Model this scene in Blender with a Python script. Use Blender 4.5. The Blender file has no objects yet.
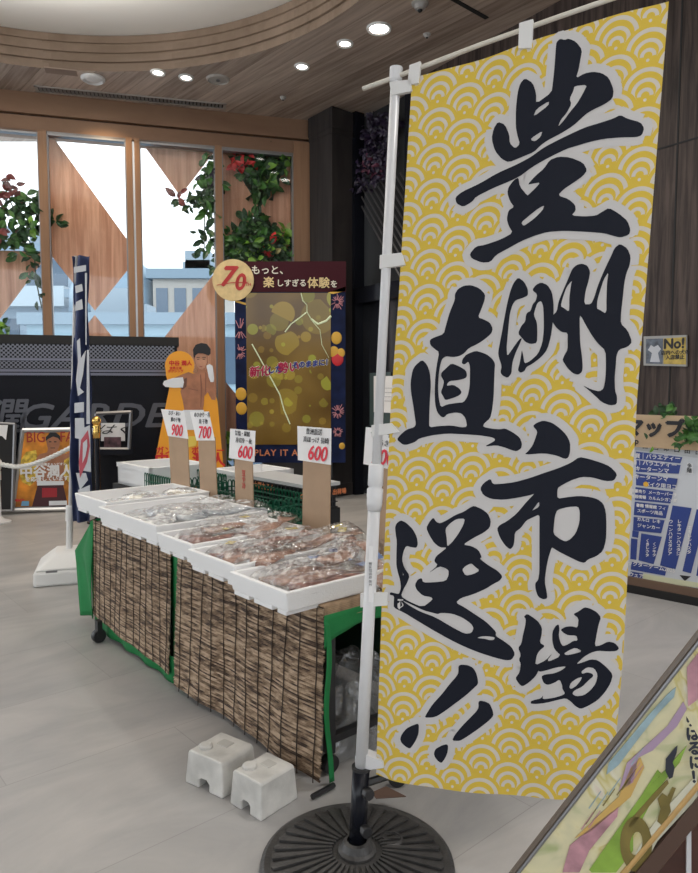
import bpy, bmesh, math, random
from mathutils import Vector, Matrix, noise
from mathutils.geometry import tessellate_polygon
S = bpy.context.scene
COL = S.collection
R = random.Random(7)
PI = math.pi

# ------------------------------------------------------------------ camera, world, light
F, CX, CY, H, PIT = 699.0, 349.0, 436.5, 1.31, math.radians(4.2)
cam = bpy.data.cameras.new('camera'); co = bpy.data.objects.new('camera', cam); COL.objects.link(co)
cam.sensor_fit = 'VERTICAL'; cam.sensor_height = 24.0; cam.lens = 24.0*F/873.0
co.location = (0, 0, H); co.rotation_euler = (PI/2-PIT, 0, 0)
cam.clip_end = 300; cam.clip_start = .02
S.camera = co
w = bpy.data.worlds.new('sky'); S.world = w; w.use_nodes = True
bg = w.node_tree.nodes['Background']; bg.inputs[0].default_value = (.90, .955, 1, 1); bg.inputs[1].default_value = 1.25
S.view_settings.view_transform = 'Standard'; S.view_settings.look = 'None'
S.view_settings.exposure = 1.1; S.view_settings.gamma = 1.0; S.view_settings.use_curve_mapping = False

def area(name, loc, size, energy, rot=(0, 0, 0), color=(1, 1, 1), shape='DISK'):
    l = bpy.data.lights.new(name, 'AREA'); l.shape = shape; l.size = size; l.energy = energy; l.color = color
    o = bpy.data.objects.new(name, l); COL.objects.link(o); o.location = loc; o.rotation_euler = rot
    return o
area('dome_cove_light', (-2.36, 4.33, 4.5), 4.2, 68, (PI, 0, 0), (1, .95, .88))

for x_ in (1.3, 3.4, 5.5):          # unseen spots added at ceiling height to brighten the aisle floor
    for y_ in (-2.6, -.2, 2.4):
        l = bpy.data.lights.new('aisle_fill_spot', 'SPOT'); l.energy = 58; l.spot_size = 2.5; l.spot_blend = .9; l.color = (1, .97, .93); l.shadow_soft_size = .12
        o = bpy.data.objects.new('aisle_fill_spot', l); COL.objects.link(o); o.location = (x_, y_, 4.42)
# ------------------------------------------------------------------ helpers
C0 = Vector((0, 0, H))
def ray(x, y):
    a = (x-CX)/F; b = -(y-CY)/F
    return Vector((a, math.cos(PIT)+b*math.sin(PIT), -math.sin(PIT)+b*math.cos(PIT)))
def Z(x, y, z=0.0):
    r = ray(x, y); return C0+r*((z-H)/r.z)
def D(x, y, Y):
    r = ray(x, y); return C0+r*(Y/r.y)
def V(x, y, P, d):
    n = Vector((-d[1], d[0], 0)); r = ray(x, y)
    return C0+r*(n.dot(Vector((P[0], P[1], 0))-Vector((0, 0, 0)))/n.dot(r))

MATS = {}
def nodes(m):
    return m.node_tree.nodes, m.node_tree.links
def mat(name, col=(.5, .5, .5), rough=.5, metal=0, spec=.5, bump=0, bscale=50, var=0, vscale=4, stretch=(1, 1, 1), emit=0, alpha=None, sheen=0, trans=0, coords='Object', coat=0):
    if name in MATS: return MATS[name]
    m = bpy.data.materials.new(name); m.use_nodes = True; N, L = nodes(m)
    b = N['Principled BSDF']; b.inputs['Base Color'].default_value = (*col, 1); b.inputs['Roughness'].default_value = rough
    b.inputs['Metallic'].default_value = metal; b.inputs['Specular IOR Level'].default_value = spec
    if coat: b.inputs['Coat Weight'].default_value = coat
    if emit: b.inputs['Emission Color'].default_value = (*col, 1); b.inputs['Emission Strength'].default_value = emit
    if trans: b.inputs['Transmission Weight'].default_value = trans
    tc = N.new('ShaderNodeTexCoord'); mp = N.new('ShaderNodeMapping'); mp.inputs['Scale'].default_value = stretch
    L.new(tc.outputs[coords], mp.inputs[0])
    if var:
        nz = N.new('ShaderNodeTexNoise'); nz.inputs['Scale'].default_value = vscale; nz.inputs['Detail'].default_value = 6
        L.new(mp.outputs[0], nz.inputs[0])
        rp = N.new('ShaderNodeValToRGB'); rp.color_ramp.elements[0].position = .3; rp.color_ramp.elements[1].position = .7
        rp.color_ramp.elements[0].color = (*[c*(1-var) for c in col], 1); rp.color_ramp.elements[1].color = (*[min(1, c*(1+var)) for c in col], 1)
        L.new(nz.outputs[0], rp.inputs[0]); L.new(rp.outputs[0], b.inputs['Base Color'])
    if bump:
        n2 = N.new('ShaderNodeTexNoise'); n2.inputs['Scale'].default_value = bscale; n2.inputs['Detail'].default_value = 4
        L.new(mp.outputs[0], n2.inputs[0]); bp = N.new('ShaderNodeBump'); bp.inputs['Strength'].default_value = bump; bp.inputs['Distance'].default_value = .01
        L.new(n2.outputs[0], bp.inputs['Height']); L.new(bp.outputs[0], b.inputs['Normal'])
    MATS[name] = m; return m

class M_:  # little math-node writer
    def __init__(s, m): s.N, s.L = nodes(m)
    def op(s, o, *a):
        n = s.N.new('ShaderNodeMath'); n.operation = o
        for i, v in enumerate(a):
            if isinstance(v, (int, float)): n.inputs[i].default_value = v
            else: s.L.new(v, n.inputs[i])
        return n.outputs[0]

def wood(name, c1, c2, ang=0, width=.15, rough=.45, scale=1.0, plank=True, vert=False, contrast=1):
    """boards: long direction at ang (radians in XY) or vertical; grain streaks along it"""
    if name in MATS: return MATS[name]
    m = bpy.data.materials.new(name); m.use_nodes = True; N, L = nodes(m); b = N['Principled BSDF']; b.inputs['Roughness'].default_value = rough; b.inputs['Specular IOR Level'].default_value = .25
    g = N.new('ShaderNodeNewGeometry'); mp = N.new('ShaderNodeMapping'); mp.vector_type = 'TEXTURE'
    mp.inputs['Rotation'].default_value = (0, 0, ang)
    L.new(g.outputs['Position'], mp.inputs[0])
    sp = N.new('ShaderNodeSeparateXYZ'); L.new(mp.outputs[0], sp.inputs[0]); k = M_(m)
    if vert: along, across, other = sp.outputs[2], sp.outputs[0], sp.outputs[1]
    else: along, across, other = sp.outputs[0], sp.outputs[1], sp.outputs[2]
    cell = k.op('FLOOR', k.op('DIVIDE', across, width))
    rnd = k.op('FRACT', k.op('MULTIPLY', k.op('SINE', k.op('MULTIPLY', cell, 12.9898)), 43758.5))
    cb = N.new('ShaderNodeCombineXYZ'); L.new(k.op('ADD', k.op('MULTIPLY', along, .9*scale), k.op('MULTIPLY', rnd, 37.0)), cb.inputs[0])
    L.new(k.op('MULTIPLY', across, 14*scale), cb.inputs[1]); L.new(k.op('MULTIPLY', other, 3*scale), cb.inputs[2])
    nz = N.new('ShaderNodeTexNoise'); nz.inputs['Scale'].default_value = 1.6; nz.inputs['Detail'].default_value = 8; nz.inputs['Roughness'].default_value = .62; nz.inputs['Distortion'].default_value = .4
    L.new(cb.outputs[0], nz.inputs[0])
    f = k.op('ADD', nz.outputs[0], k.op('MULTIPLY', k.op('SUBTRACT', rnd, .5), .28 if plank else 0))
    rp = N.new('ShaderNodeValToRGB'); rp.color_ramp.elements[0].position = .5-.22/contrast; rp.color_ramp.elements[1].position = .5+.22/contrast
    rp.color_ramp.elements[0].color = (*c1, 1); rp.color_ramp.elements[1].color = (*c2, 1)
    L.new(f, rp.inputs[0])
    if plank:
        fr = k.op('FRACT', k.op('DIVIDE', across, width)); gap = k.op('LESS_THAN', fr, .012/width*.25)
        mx = N.new('ShaderNodeMix'); mx.data_type = 'RGBA'; L.new(gap, mx.inputs[0]); L.new(rp.outputs[0], mx.inputs[6]); mx.inputs[7].default_value = (*[c*.35 for c in c1], 1)
        L.new(mx.outputs[2], b.inputs['Base Color'])
    else: L.new(rp.outputs[0], b.inputs['Base Color'])
    MATS[name] = m; return m

LOC = {}
def tag(o, label, cat, group=None, kind=None):
    o['label'] = label; o['category'] = cat
    if group: o['group'] = group
    if kind: o['kind'] = kind
    return o
def empty(name, loc, label, cat, group=None):
    o = bpy.data.objects.new(name, None); COL.objects.link(o); o.location = loc; o.empty_display_size = .1
    LOC[o.name] = Vector(loc); return tag(o, label, cat, group)

class MB:
    def __init__(s, M=None): s.v, s.f, s.M, s.uv, s.mi = [], [], M or Matrix.Identity(4), {}, []
    def add(s, vs, fs):
        b = len(s.v); s.v += [s.M @ Vector(p) for p in vs]; s.f += [tuple(b+i for i in f) for f in fs]; return s
    def box(s, a, b):
        (x0, y0, z0), (x1, y1, z1) = a, b
        return s.add([(x0, y0, z0), (x1, y0, z0), (x1, y1, z0), (x0, y1, z0), (x0, y0, z1), (x1, y0, z1), (x1, y1, z1), (x0, y1, z1)],
                     [(0, 3, 2, 1), (4, 5, 6, 7), (0, 1, 5, 4), (1, 2, 6, 5), (2, 3, 7, 6), (3, 0, 4, 7)])
    def hexa(s, p):  # 8 points bottom 4 then top 4
        return s.add(p, [(0, 3, 2, 1), (4, 5, 6, 7), (0, 1, 5, 4), (1, 2, 6, 5), (2, 3, 7, 6), (3, 0, 4, 7)])
    def prism(s, pts, off, holes=()):
        pts = [Vector(p) for p in pts]; off = Vector(off); loops = [pts]+[[Vector(q) for q in h] for h in holes]
        tri = tessellate_polygon(loops); flat = [p for l in loops for p in l]; n = len(flat)
        fs = [tuple(t) for t in tri]+[tuple(i+n for i in reversed(t)) for t in tri]; b = 0
        for l in loops:
            m = len(l)
            for i in range(m): j = (i+1) % m; fs.append((b+i, b+j, b+j+n, b+i+n))
            b += m
        return s.add(flat+[p+off for p in flat], fs)
    def sheet(s, pts, holes=()):
        loops = [[Vector(p) for p in pts]]+[[Vector(q) for q in h] for h in holes]
        return s.add([p for l in loops for p in l], [tuple(t) for t in tessellate_polygon(loops)])
    def tube(s, path, r, n=10, cap=True, sq=1):
        path = [Vector(p) for p in path]; rs = r if isinstance(r, (list, tuple)) else [r]*len(path); vs, fs = [], []
        for i, p in enumerate(path):
            t = (path[min(i+1, len(path)-1)]-path[max(i-1, 0)]).normalized()
            a = t.cross(Vector((0, 0, 1)));  a = Vector((1, 0, 0)) if a.length < 1e-3 else a.normalized(); c = t.cross(a)
            for k in range(n):
                an = 2*PI*k/n; vs.append(p+(a*math.cos(an)+c*math.sin(an)*sq)*rs[i])
        for i in range(len(path)-1):
            for k in range(n): fs.append((i*n+k, i*n+(k+1) % n, (i+1)*n+(k+1) % n, (i+1)*n+k))
        if cap: fs += [tuple(range(n-1, -1, -1)), tuple((len(path)-1)*n+k for k in range(n))]
        return s.add(vs, fs)
    def lathe(s, prof, c=(0, 0, 0), n=24, a0=0, a1=2*PI, cap=True):
        full = abs(a1-a0-2*PI) < 1e-6; m = n if full else n+1; vs, fs = [], []
        for r, z in prof:
            for k in range(m):
                an = a0+(a1-a0)*k/n; vs.append((c[0]+r*math.cos(an), c[1]+r*math.sin(an), c[2]+z))
        for i in range(len(prof)-1):
            for k in range(n if full else n):
                k2 = (k+1) % m; fs.append((i*m+k, i*m+k2, (i+1)*m+k2, (i+1)*m+k))
        if cap and full: fs += [tuple(range(m-1, -1, -1)), tuple((len(prof)-1)*m+k for k in range(m))]
        return s.add(vs, fs)
    def ball(s, c, r, n=10, m=7):
        rx, ry, rz = r if isinstance(r, (tuple, list)) else (r, r, r); vs, fs = [], []
        for i in range(m+1):
            th = PI*i/m
            for k in range(n): an = 2*PI*k/n; vs.append((c[0]+rx*math.sin(th)*math.cos(an), c[1]+ry*math.sin(th)*math.sin(an), c[2]+rz*math.cos(th)))
        for i in range(m):
            for k in range(n): fs.append((i*n+k, (i+1)*n+k, (i+1)*n+(k+1) % n, i*n+(k+1) % n))
        return s.add(vs, fs)
    def grid(s, fn, nu, nv, close=False):
        b = [fn(i/nu, j/nv) for j in range(nv+1) for i in range(nu+1)]
        return s.add(b, [(j*(nu+1)+i, j*(nu+1)+i+1, (j+1)*(nu+1)+i+1, (j+1)*(nu+1)+i) for j in range(nv) for i in range(nu)])
    def build(s, name, m, parent=None, smooth=False, bevel=0, solid=0, weld=False):
        if parent is not None:
            base = LOC.get(parent.name, Vector((0, 0, 0)))
            org = base
        else:
            xs = [p.x for p in s.v]; ys = [p.y for p in s.v]; zs = [p.z for p in s.v]
            org = Vector(((min(xs)+max(xs))/2, (min(ys)+max(ys))/2, min(zs)))
        me = bpy.data.meshes.new(name); me.from_pydata([p-org for p in s.v], [], s.f); me.update()
        if weld or not smooth:
            bm = bmesh.new(); bm.from_mesh(me)
            if weld: bmesh.ops.remove_doubles(bm, verts=bm.verts, dist=1e-5)
            bmesh.ops.recalc_face_normals(bm, faces=bm.faces); bm.to_mesh(me); bm.free()
        o = bpy.data.objects.new(name, me); COL.objects.link(o)
        me.materials.append(m)
        if smooth:
            for p in me.polygons: p.use_smooth = True
        if parent is not None: o.parent = parent; LOC[o.name] = LOC.get(parent.name, Vector((0, 0, 0)))
        else: o.location = org; LOC[o.name] = org
        if solid:
            md = o.modifiers.new('s', 'SOLIDIFY'); md.thickness = solid; md.offset = 0
        if bevel:
            md = o.modifiers.new('b', 'BEVEL'); md.width = bevel; md.segments = 2; md.limit_method = 'ANGLE'; md.angle_limit = math.radians(40)
        return o
def struct(o): o['kind'] = 'structure'; return o

def frame(P, x, y):
    """matrix with origin P, local x axis x, local y axis y"""
    x = Vector(x).normalized(); y = Vector(y); y = (y-x*y.dot(x)).normalized(); z = x.cross(y)
    M = Matrix.Identity(4)
    for i in range(3): M[i][0], M[i][1], M[i][2], M[i][3] = x[i], y[i], z[i], P[i]
    return M

def text(name, body, size, m, Mx, parent, bold=0, shear=0, align='CENTER', sx=1.0, thick=.0006, sp=1.0):
    c = bpy.data.curves.new(name, 'FONT'); c.body = body; c.size = size; c.align_x = align; c.align_y = 'CENTER'; c.extrude = thick
    c.shear = shear; c.resolution_u = 3; c.space_line = .95; c.space_character = sp
    o = bpy.data.objects.new(name, c); COL.objects.link(o); o.matrix_world = Mx
    dg = bpy.context.evaluated_depsgraph_get(); me = bpy.data.meshes.new_from_object(o.evaluated_get(dg))
    bpy.data.objects.remove(o); bpy.data.curves.remove(c)
    if bold:
        b0 = bmesh.new(); b0.from_mesh(me)
        for dx_, dy_ in ((bold, 0), (-bold, 0), (0, bold), (0, -bold)):
            m2 = me.copy(); m2.transform(Matrix.Translation((dx_, dy_, thick*.05*(1+dx_/bold)))); b0.from_mesh(m2); bpy.data.meshes.remove(m2)
        b0.to_mesh(me); b0.free()
    me.transform(Matrix.Diagonal((sx, 1, 1, 1))); me.transform(Mx)
    b = LOC.get(parent.name, Vector()); me.transform(Matrix.Translation(-b)); me.name = name
    me.materials.clear(); me.materials.append(m)
    o = bpy.data.objects.new(name, me); COL.objects.link(o); o.parent = parent; LOC[o.name] = b
    return o

# ------------------------------------------------------------------ materials
M_ceil = wood('ceiling_planks', (.27, .205, .165), (.60, .49, .41), math.atan2(.754, -.657), .22, .5, .8, True)
M_ring = wood('ring_wood', (.17, .12, .085), (.27, .20, .15), 0, .3, .5, .35, False)
M_beam = wood('beam_wood', (.22, .125, .078), (.31, .19, .12), math.atan2(.2642, .9645), .6, .5, .5, False)
M_mull = wood('mullion_wood', (.25, .14, .08), (.36, .21, .125), math.atan2(.2642, .9645), .1, .5, .5, False, True)
M_ply = wood('orange_plywood', (.55, .25, .15), (.82, .45, .30), math.atan2(.2642, .9645), .6, .45, .7, False, True, 1.5)
M_dark = wood('dark_oak', (.022, .015, .013), (.095, .068, .058), math.atan2(-.82, .573), .33, .5, .9, False, True, 1.5)
M_pillar = wood('black_oak', (.016, .015, .016), (.055, .047, .045), math.atan2(-.82, .573), .12, .5, .6, False, True)
M_white = mat('plaster_white', (.80, .78, .74), .8)
M_black = mat('black_paint', (.009, .010, .015), .22, spec=.25)
M_blackm = mat('black_matte', (.012, .012, .013), .7)
M_blackp = mat('black_plastic', (.018, .018, .02), .38, bump=.05, bscale=80)
M_iron = mat('cast_black', (.05, .048, .047), .42, bump=.2, bscale=120, var=.3, vscale=20)
M_foam = mat('styrofoam', (.86, .86, .86), .6, bump=.12, bscale=160)
M_wplast = mat('white_plastic', (.78, .78, .77), .4)
M_pole = mat('pole_white', (.70, .70, .71), .35)
M_greenc = mat('green_cloth', (.009, .21, .055), .75, var=.12, vscale=6, bump=.15, bscale=30)
M_greenp = mat('green_plastic', (.005, .095, .05), .4)
M_card = mat('cardboard', (.42, .29, .19), .85, var=.08, vscale=8)
M_paper = mat('paper', (.84, .83, .83), .7)
M_inkb = mat('ink_black', (.02, .02, .025), .6)
M_inkr = mat('ink_red', (.75, .03, .06), .6)
M_silver = mat('silver', (.55, .55, .56), .3, metal=.9)
M_steel = mat('steel_grey', (.25, .25, .26), .4, metal=.7)
M_gold = mat('gold', (.75, .5, .15), .25, metal=1)
M_lamp = mat('lamp_glow', (1, .93, .85), .5, emit=7)
M_skin = mat('printed_skin', (.38, .16, .085), .45, var=.25, vscale=9)
M_skin2 = mat('printed_skin_light', (.50, .25, .15), .45, var=.15, vscale=12)
M_hair = mat('printed_hair', (.01, .01, .012), .5)
M_orange = mat('printed_orange', (.85, .36, .02), .4)
M_clothw = mat('printed_white', (.75, .77, .80), .4)

# floor
def floor_mat():
    m = bpy.data.materials.new('floor_stone'); m.use_nodes = True; N, L = nodes(m); b = N['Principled BSDF']; k = M_(m)
    g = N.new('ShaderNodeNewGeometry'); mp = N.new('ShaderNodeMapping'); mp.vector_type = 'TEXTURE'; mp.inputs['Rotation'].default_value = (0, 0, math.atan2(.657, .754))
    L.new(g.outputs['Position'], mp.inputs[0])
    br = N.new('ShaderNodeTexBrick'); br.inputs['Scale'].default_value = 1; br.inputs['Brick Width'].default_value = 1.2; br.inputs['Row Height'].default_value = .6
    br.inputs['Mortar Size'].default_value = .0015; br.inputs['Color1'].default_value = (.43, .42, .415, 1); br.inputs['Color2'].default_value = (.40, .392, .387, 1); br.inputs['Mortar'].default_value = (.32, .31, .305, 1)
    L.new(mp.outputs[0], br.inputs[0])
    nz = N.new('ShaderNodeTexNoise'); nz.inputs['Scale'].default_value = 1.1; nz.inputs['Detail'].default_value = 9; nz.inputs['Roughness'].default_value = .6; nz.inputs['Distortion'].default_value = 1.2
    mp2 = N.new('ShaderNodeMapping'); mp2.inputs['Scale'].default_value = (1, 2.6, 1); L.new(mp.outputs[0], mp2.inputs[0]); L.new(mp2.outputs[0], nz.inputs[0])
    rp = N.new('ShaderNodeValToRGB'); rp.color_ramp.elements[0].position = .3; rp.color_ramp.elements[1].position = .72
    rp.color_ramp.elements[0].color = (.76, .77, .78, 1); rp.color_ramp.elements[1].color = (1.14, 1.12, 1.09, 1); L.new(nz.outputs[0], rp.inputs[0])
    mx = N.new('ShaderNodeMix'); mx.data_type = 'RGBA'; mx.blend_type = 'MULTIPLY'; mx.inputs[0].default_value = 1
    L.new(br.outputs[0], mx.inputs[6]); L.new(rp.outputs[0], mx.inputs[7]); L.new(mx.outputs[2], b.inputs['Base Color'])
    b.inputs['Roughness'].default_value = .36; b.inputs['Specular IOR Level'].default_value = .35
    return m
MB().add([(-14, -8, 0), (12, -8, 0), (12, 9.2, 0), (-14, 9.2, 0)], [(0, 1, 2, 3)]).build('floor', floor_mat())['kind'] = 'structure'

# ------------------------------------------------------------------ ceiling with round recess
ZC = 4.45; RC = (-2.358, 4.328); RR = 2.94
mb = MB(); n = 96; ins, outs = [], []
for k in range(n):
    a = 2*PI*k/n; c, s_ = math.cos(a), math.sin(a); ins.append((RC[0]+RR*c, RC[1]+RR*s_, ZC))
    t = min((12-RC[0])/c if c > 1e-6 else 1e9, (-14-RC[0])/c if c < -1e-6 else 1e9, (9.3-RC[1])/s_ if s_ > 1e-6 else 1e9, (-5-RC[1])/s_ if s_ < -1e-6 else 1e9)
    outs.append((RC[0]+t*c, RC[1]+t*s_, ZC))
mb.add(ins+outs, [(k, (k+1) % n, n+(k+1) % n, n+k) for k in range(n)])
mb.add([(x, y, ZC+.6) for x, y in ((-14, -5), (12, -5), (12, 9.3), (-14, 9.3))], [(0, 1, 2, 3)])
struct(mb.build('ceiling', M_ceil))
prof = [(0, 0), (0, .055), (.014, .06), (.014, .085), (-.006, .092), (-.006, .15), (.012, .156), (.012, .175), (-.004, .182), (-.004, .245), (.014, .25), (.014, .27), (0, .277), (0, .345), (.05, .35)]
struct(MB().lathe([(RR+r, z) for r, z in prof], (RC[0], RC[1], ZC), 128, cap=False).build('trim_1', M_ring))
struct(MB().lathe([(0.01, .36), (RR+.06, .35)], (RC[0], RC[1], ZC), 96, cap=False).build('ceiling_dome', M_white))


# ------------------------------------------------------------------ unseen low wall added behind the viewer to block light and reflections
struct(MB().box((-14, -7.9, 0), (12, -7.7, 3.0)).build('light_block_wall', mat('wall_taupe', (.20, .17, .15), .7)))

# ------------------------------------------------------------------ window wall
dw = Vector((.9645, .2642, 0)); nw = Vector((-.2642, .9645, 0)); P0 = Z(0, 511, 0); PW = P0+nw*.5
def W(x, y, off=0): return V(x, y, PW+nw*off, dw)
def ws(x, y=300): return (W(x, y)-PW).dot(dw)
def WB(mb, s0, s1, z0, z1, o0, o1):  # box on the wall
    q = [PW+dw*s+nw*o for s, o in ((s0, o0), (s1, o0), (s1, o1), (s0, o1))]
    mb.hexa([Vector((p.x, p.y, z0)) for p in q]+[Vector((p.x, p.y, z1)) for p in q]); return mb
ztop = 4.07; sl = -6.0; sr = ws(317, 200)
struct(WB(MB(), sl, sr, 4.23, 4.46, -.04, .3).build('wall_back', M_beam))
struct(WB(MB(), sl, sr, ztop-.02, 4.215, 0, .25).build('trim_3', M_beam))
struct(WB(MB(), sl, sr, 4.2, 4.24, .03, .2).build('trim_4', M_blackm))
struct(WB(MB(), ws(294), sr, 0, 4.2, -.03, .25).build('trim_5', M_mull))
struct(WB(MB(), sl, sr, 0, .12, 0, .25).build('baseboard_back', M_mull))
bounds = [(-90, 43.4), (51, 129.4), (142.3, 217), (223.3, 294)]
M_glass = bpy.data.materials.new('window_glass'); M_glass.use_nodes = True; N, L = nodes(M_glass); N.clear()
tr = N.new('ShaderNodeBsdfTransparent'); gl = N.new('ShaderNodeBsdfGlossy'); gl.inputs[1].default_value = .02; mx = N.new('ShaderNodeMixShader'); mx.inputs[0].default_value = .02
ou = N.new('ShaderNodeOutputMaterial'); tr.inputs[0].default_value = (.96, .98, .99, 1); L.new(tr.outputs[0], mx.inputs[1]); L.new(gl.outputs[0], mx.inputs[2]); L.new(mx.outputs[0], ou.inputs[0])
for i, (a, b) in enumerate(bounds):
    s0, s1 = ws(a), ws(b); f = .028
    mb = MB(); WB(mb, s0, s0+f*.6, .12, ztop, .0, .08); WB(mb, s1-f*.6, s1, .12, ztop, .0, .08); WB(mb, s0, s1, ztop-.04, ztop, 0, .08); WB(mb, s0, s1, .12, .17, 0, .08)
    o = struct(mb.build('window_%d' % (i+1), M_steel))
    g_ = MB(); WB(g_, s0+.01, s1-.01, .16, ztop-.03, .04, .046); g_.build('pane', M_glass, o)
def mull(a, b, k, d=.12):
    struct(WB(MB(), ws(a), ws(b), .1, ztop, -.035, d).build('trim_%d' % k, M_mull))
mull(43.2, 51.5, 6); mull(129.4, 135.4, 7); mull(137.6, 142.8, 8); mull(216.7, 223.5, 9)
struct(WB(MB(), ws(135.4), ws(137.6), .1, ztop, .02, .06).build('trim_10', M_silver))
struct(WB(MB(), ws(-99), ws(-90), .1, ztop, -.035, .12).build('trim_11', M_mull))

# plywood lozenges behind the glass
OFFP = .2
def ply(pts, label):
    o = MB().prism([W(x, y, OFFP) for x, y in pts], nw*.03).build('plywood_panel', M_ply); tag(o, label, 'wood panel', 'plywood lozenge panels in the windows')
ply([(-60, 249), (43, 251.5), (46, 256), (0, 318), (-60, 395)], 'orange plywood panel below the leafy plant in the leftmost window')
ply([(48, 130), (59, 145), (131.5, 245.5), (133, 263), (94.8, 310.4), (50, 254), (48, 250)], 'large orange plywood lozenge filling the second window from the left')
ply([(94.8, 315), (150, 383), (94.8, 450), (40, 383)], 'orange plywood lozenge mostly hidden behind black counter, only its tip showing')
ply([(135, 134), (149.3, 152.4), (180.2, 195.8), (209.4, 158), (220, 145), (190, 141)], 'small downward pointing plywood triangle at the top of third window')
ply([(220, 266), (220, 470), (139, 470), (139, 370)], 'orange plywood panel with diagonal left edge behind the boxer standee')
ply([(221, 148), (228, 156), (259.3, 207.4), (243, 229), (220, 257)], 'left plywood piece touching tip to tip in the rightmost window')
ply([(297, 152), (297, 263), (259.6, 208.2)], 'right plywood piece touching tip to tip in the rightmost window')
ply([(219, 374), (262, 425), (219, 470)], 'plywood piece low in the rightmost window beside the digital sign')

# ------------------------------------------------------------------ plants
def leaf_mat(name, c, c2=None):
    if name in MATS: return MATS[name]
    m = mat(name, c, .42, var=.45, vscale=7); return m
LG = [leaf_mat('leaf_green', (.055, .16, .03)), leaf_mat('leaf_dark', (.02, .065, .02)), leaf_mat('leaf_bright', (.16, .33, .04)), leaf_mat('leaf_red', (.20, .05, .045)), leaf_mat('flower_red', (.75, .05, .05)),
      leaf_mat('leaf_purple', (.020, .012, .034)), leaf_mat('leaf_magenta', (.10, .025, .05)), leaf_mat('leaf_ivory', (.55, .5, .2))]
def leaf(mb, c, L_, Wd, rnd, up=None):
    u = Vector((rnd.gauss(0, 1), rnd.gauss(0, .5), rnd.gauss(-.25, .9))).normalized() if up is None else up
    v = u.cross(Vector((rnd.gauss(0, .4), 1, rnd.gauss(0, .5)))).normalized(); n_ = u.cross(v); pts = []
    for t, wd in ((0, 0), (.22, .7), (.5, 1), (.8, .6), (1, 0)):
        m_ = c+u*L_*t+n_*L_*.12*math.sin(t*PI)
        pts.append((m_, wd))
    vs = []; fs = []
    for p, wd in pts: vs += [p-v*Wd*.5*wd+n_*.15*Wd*wd, p, p+v*Wd*.5*wd+n_*.15*Wd*wd]
    for i in range(4): fs += [(3*i, 3*i+1, 3*i+4, 3*i+3), (3*i+1, 3*i+2, 3*i+5, 3*i+4)]
    mb.add(vs, fs)
def plant(name, clusters, P, d, nn, offs, label, cats='plant', stems=(), seed=1, group=None, lsize=.15):
    """clusters: (x, y, radius px, count, leaf material index)"""
    rnd = random.Random(seed); bym = {}
    for x, y, r, cnt, mi in clusters:
        c = V(x, y, P+nn*offs, d); px = (c-C0).length/F
        for _ in range(cnt):
            a = rnd.random()*2*PI; q = math.sqrt(rnd.random())*r*px
            p = c+d*q*math.cos(a)+Vector((0, 0, 1))*q*math.sin(a)+nn*rnd.uniform(-.09, .07)
            k = mi if rnd.random() < .72 else rnd.choice([mi, 1 if mi < 3 else mi])
            l_ = lsize*rnd.uniform(.6, 1.15); leaf(bym.setdefault(k, MB()), p, l_, l_*rnd.uniform(.42, .62), rnd)
    c0 = V(clusters[0][0], clusters[0][1], P+nn*offs, d)
    root = empty(name, c0, label, cats, group)
    for k, m_ in bym.items():
        m_.build('flower' if k == 4 else 'foliage', LG[k], root)
    if stems:
        sm = MB()
        for st in stems: sm.tube([V(x, y, P+nn*offs, d) for x, y in st], .008, 6)
        sm.build('stem', mat('stem', (.06, .08, .03), .6), root)
    return root
plant('hanging_plant', [(14, 222, 21, 75, 1), (36, 212, 13, 30, 1), (22, 212, 20, 40, 0), (14, 238, 16, 34, 0), (45, 216, 11, 16, 1), (8, 190, 11, 26, 3), (0, 236, 12, 16, 3), (32, 224, 6, 8, 2), (52, 222, 7, 7, 1), (33, 262, 8, 8, 1), (36, 279, 6, 6, 1), (38, 300, 4, 3, 1), (44, 313, 5, 3, 1), (30, 273, 4, 3, 0)],
      PW, dw, nw, .10, 'trailing leafy green plant with rusty tips hanging in the leftmost window', stems=[[(20, 225), (34, 250), (36, 280), (40, 300), (44, 316)], [(-20, 205), (15, 215), (45, 212)], [(2, 180), (10, 200), (18, 220)]], seed=3, lsize=.13)
plant('hanging_plant', [(210, 182, 11, 36, 0), (198, 201, 11, 24, 1), (212, 163, 7, 14, 0), (207, 210, 9, 24, 0), (213, 195, 9, 20, 1), (182, 203, 7, 6, 1), (205, 233, 8, 14, 1), (202, 250, 6, 6, 1), (212, 176, 5, 9, 5), (213, 240, 5, 6, 0), (180, 196, 4, 4, 3), (213, 270, 5, 5, 1)],
      PW, dw, nw, .10, 'green hanging plant at the right side of the third window', stems=[[(213, 165), (205, 200), (204, 255)], [(205, 200), (180, 200)]], seed=5, lsize=.14)
plant('climbing_plant', [(262, 168, 20, 95, 1), (262, 160, 20, 40, 0), (264, 185, 12, 26, 0), (284, 160, 9, 14, 2), (266, 178, 8, 10, 2), (238, 163, 8, 22, 4), (246, 157, 6, 10, 4), (241, 172, 5, 8, 0)],
      PW, dw, nw, .14, 'green foliage with red flower above the lozenge tips in rightmost window', seed=8)
plant('climbing_plant', [(256, 240, 22, 120, 1), (237, 246, 15, 50, 0), (258, 226, 13, 34, 0), (278, 252, 17, 50, 1), (256, 250, 14, 28, 2), (284, 238, 9, 12, 2), (270, 252, 6, 9, 4), (268, 262, 10, 10, 7), (233, 262, 13, 20, 1), (290, 262, 8, 12, 0), (288, 232, 5, 6, 7)],
      PW, dw, nw, .12, 'dense green foliage below the lozenge tips, behind the digital sign', seed=9)
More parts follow.
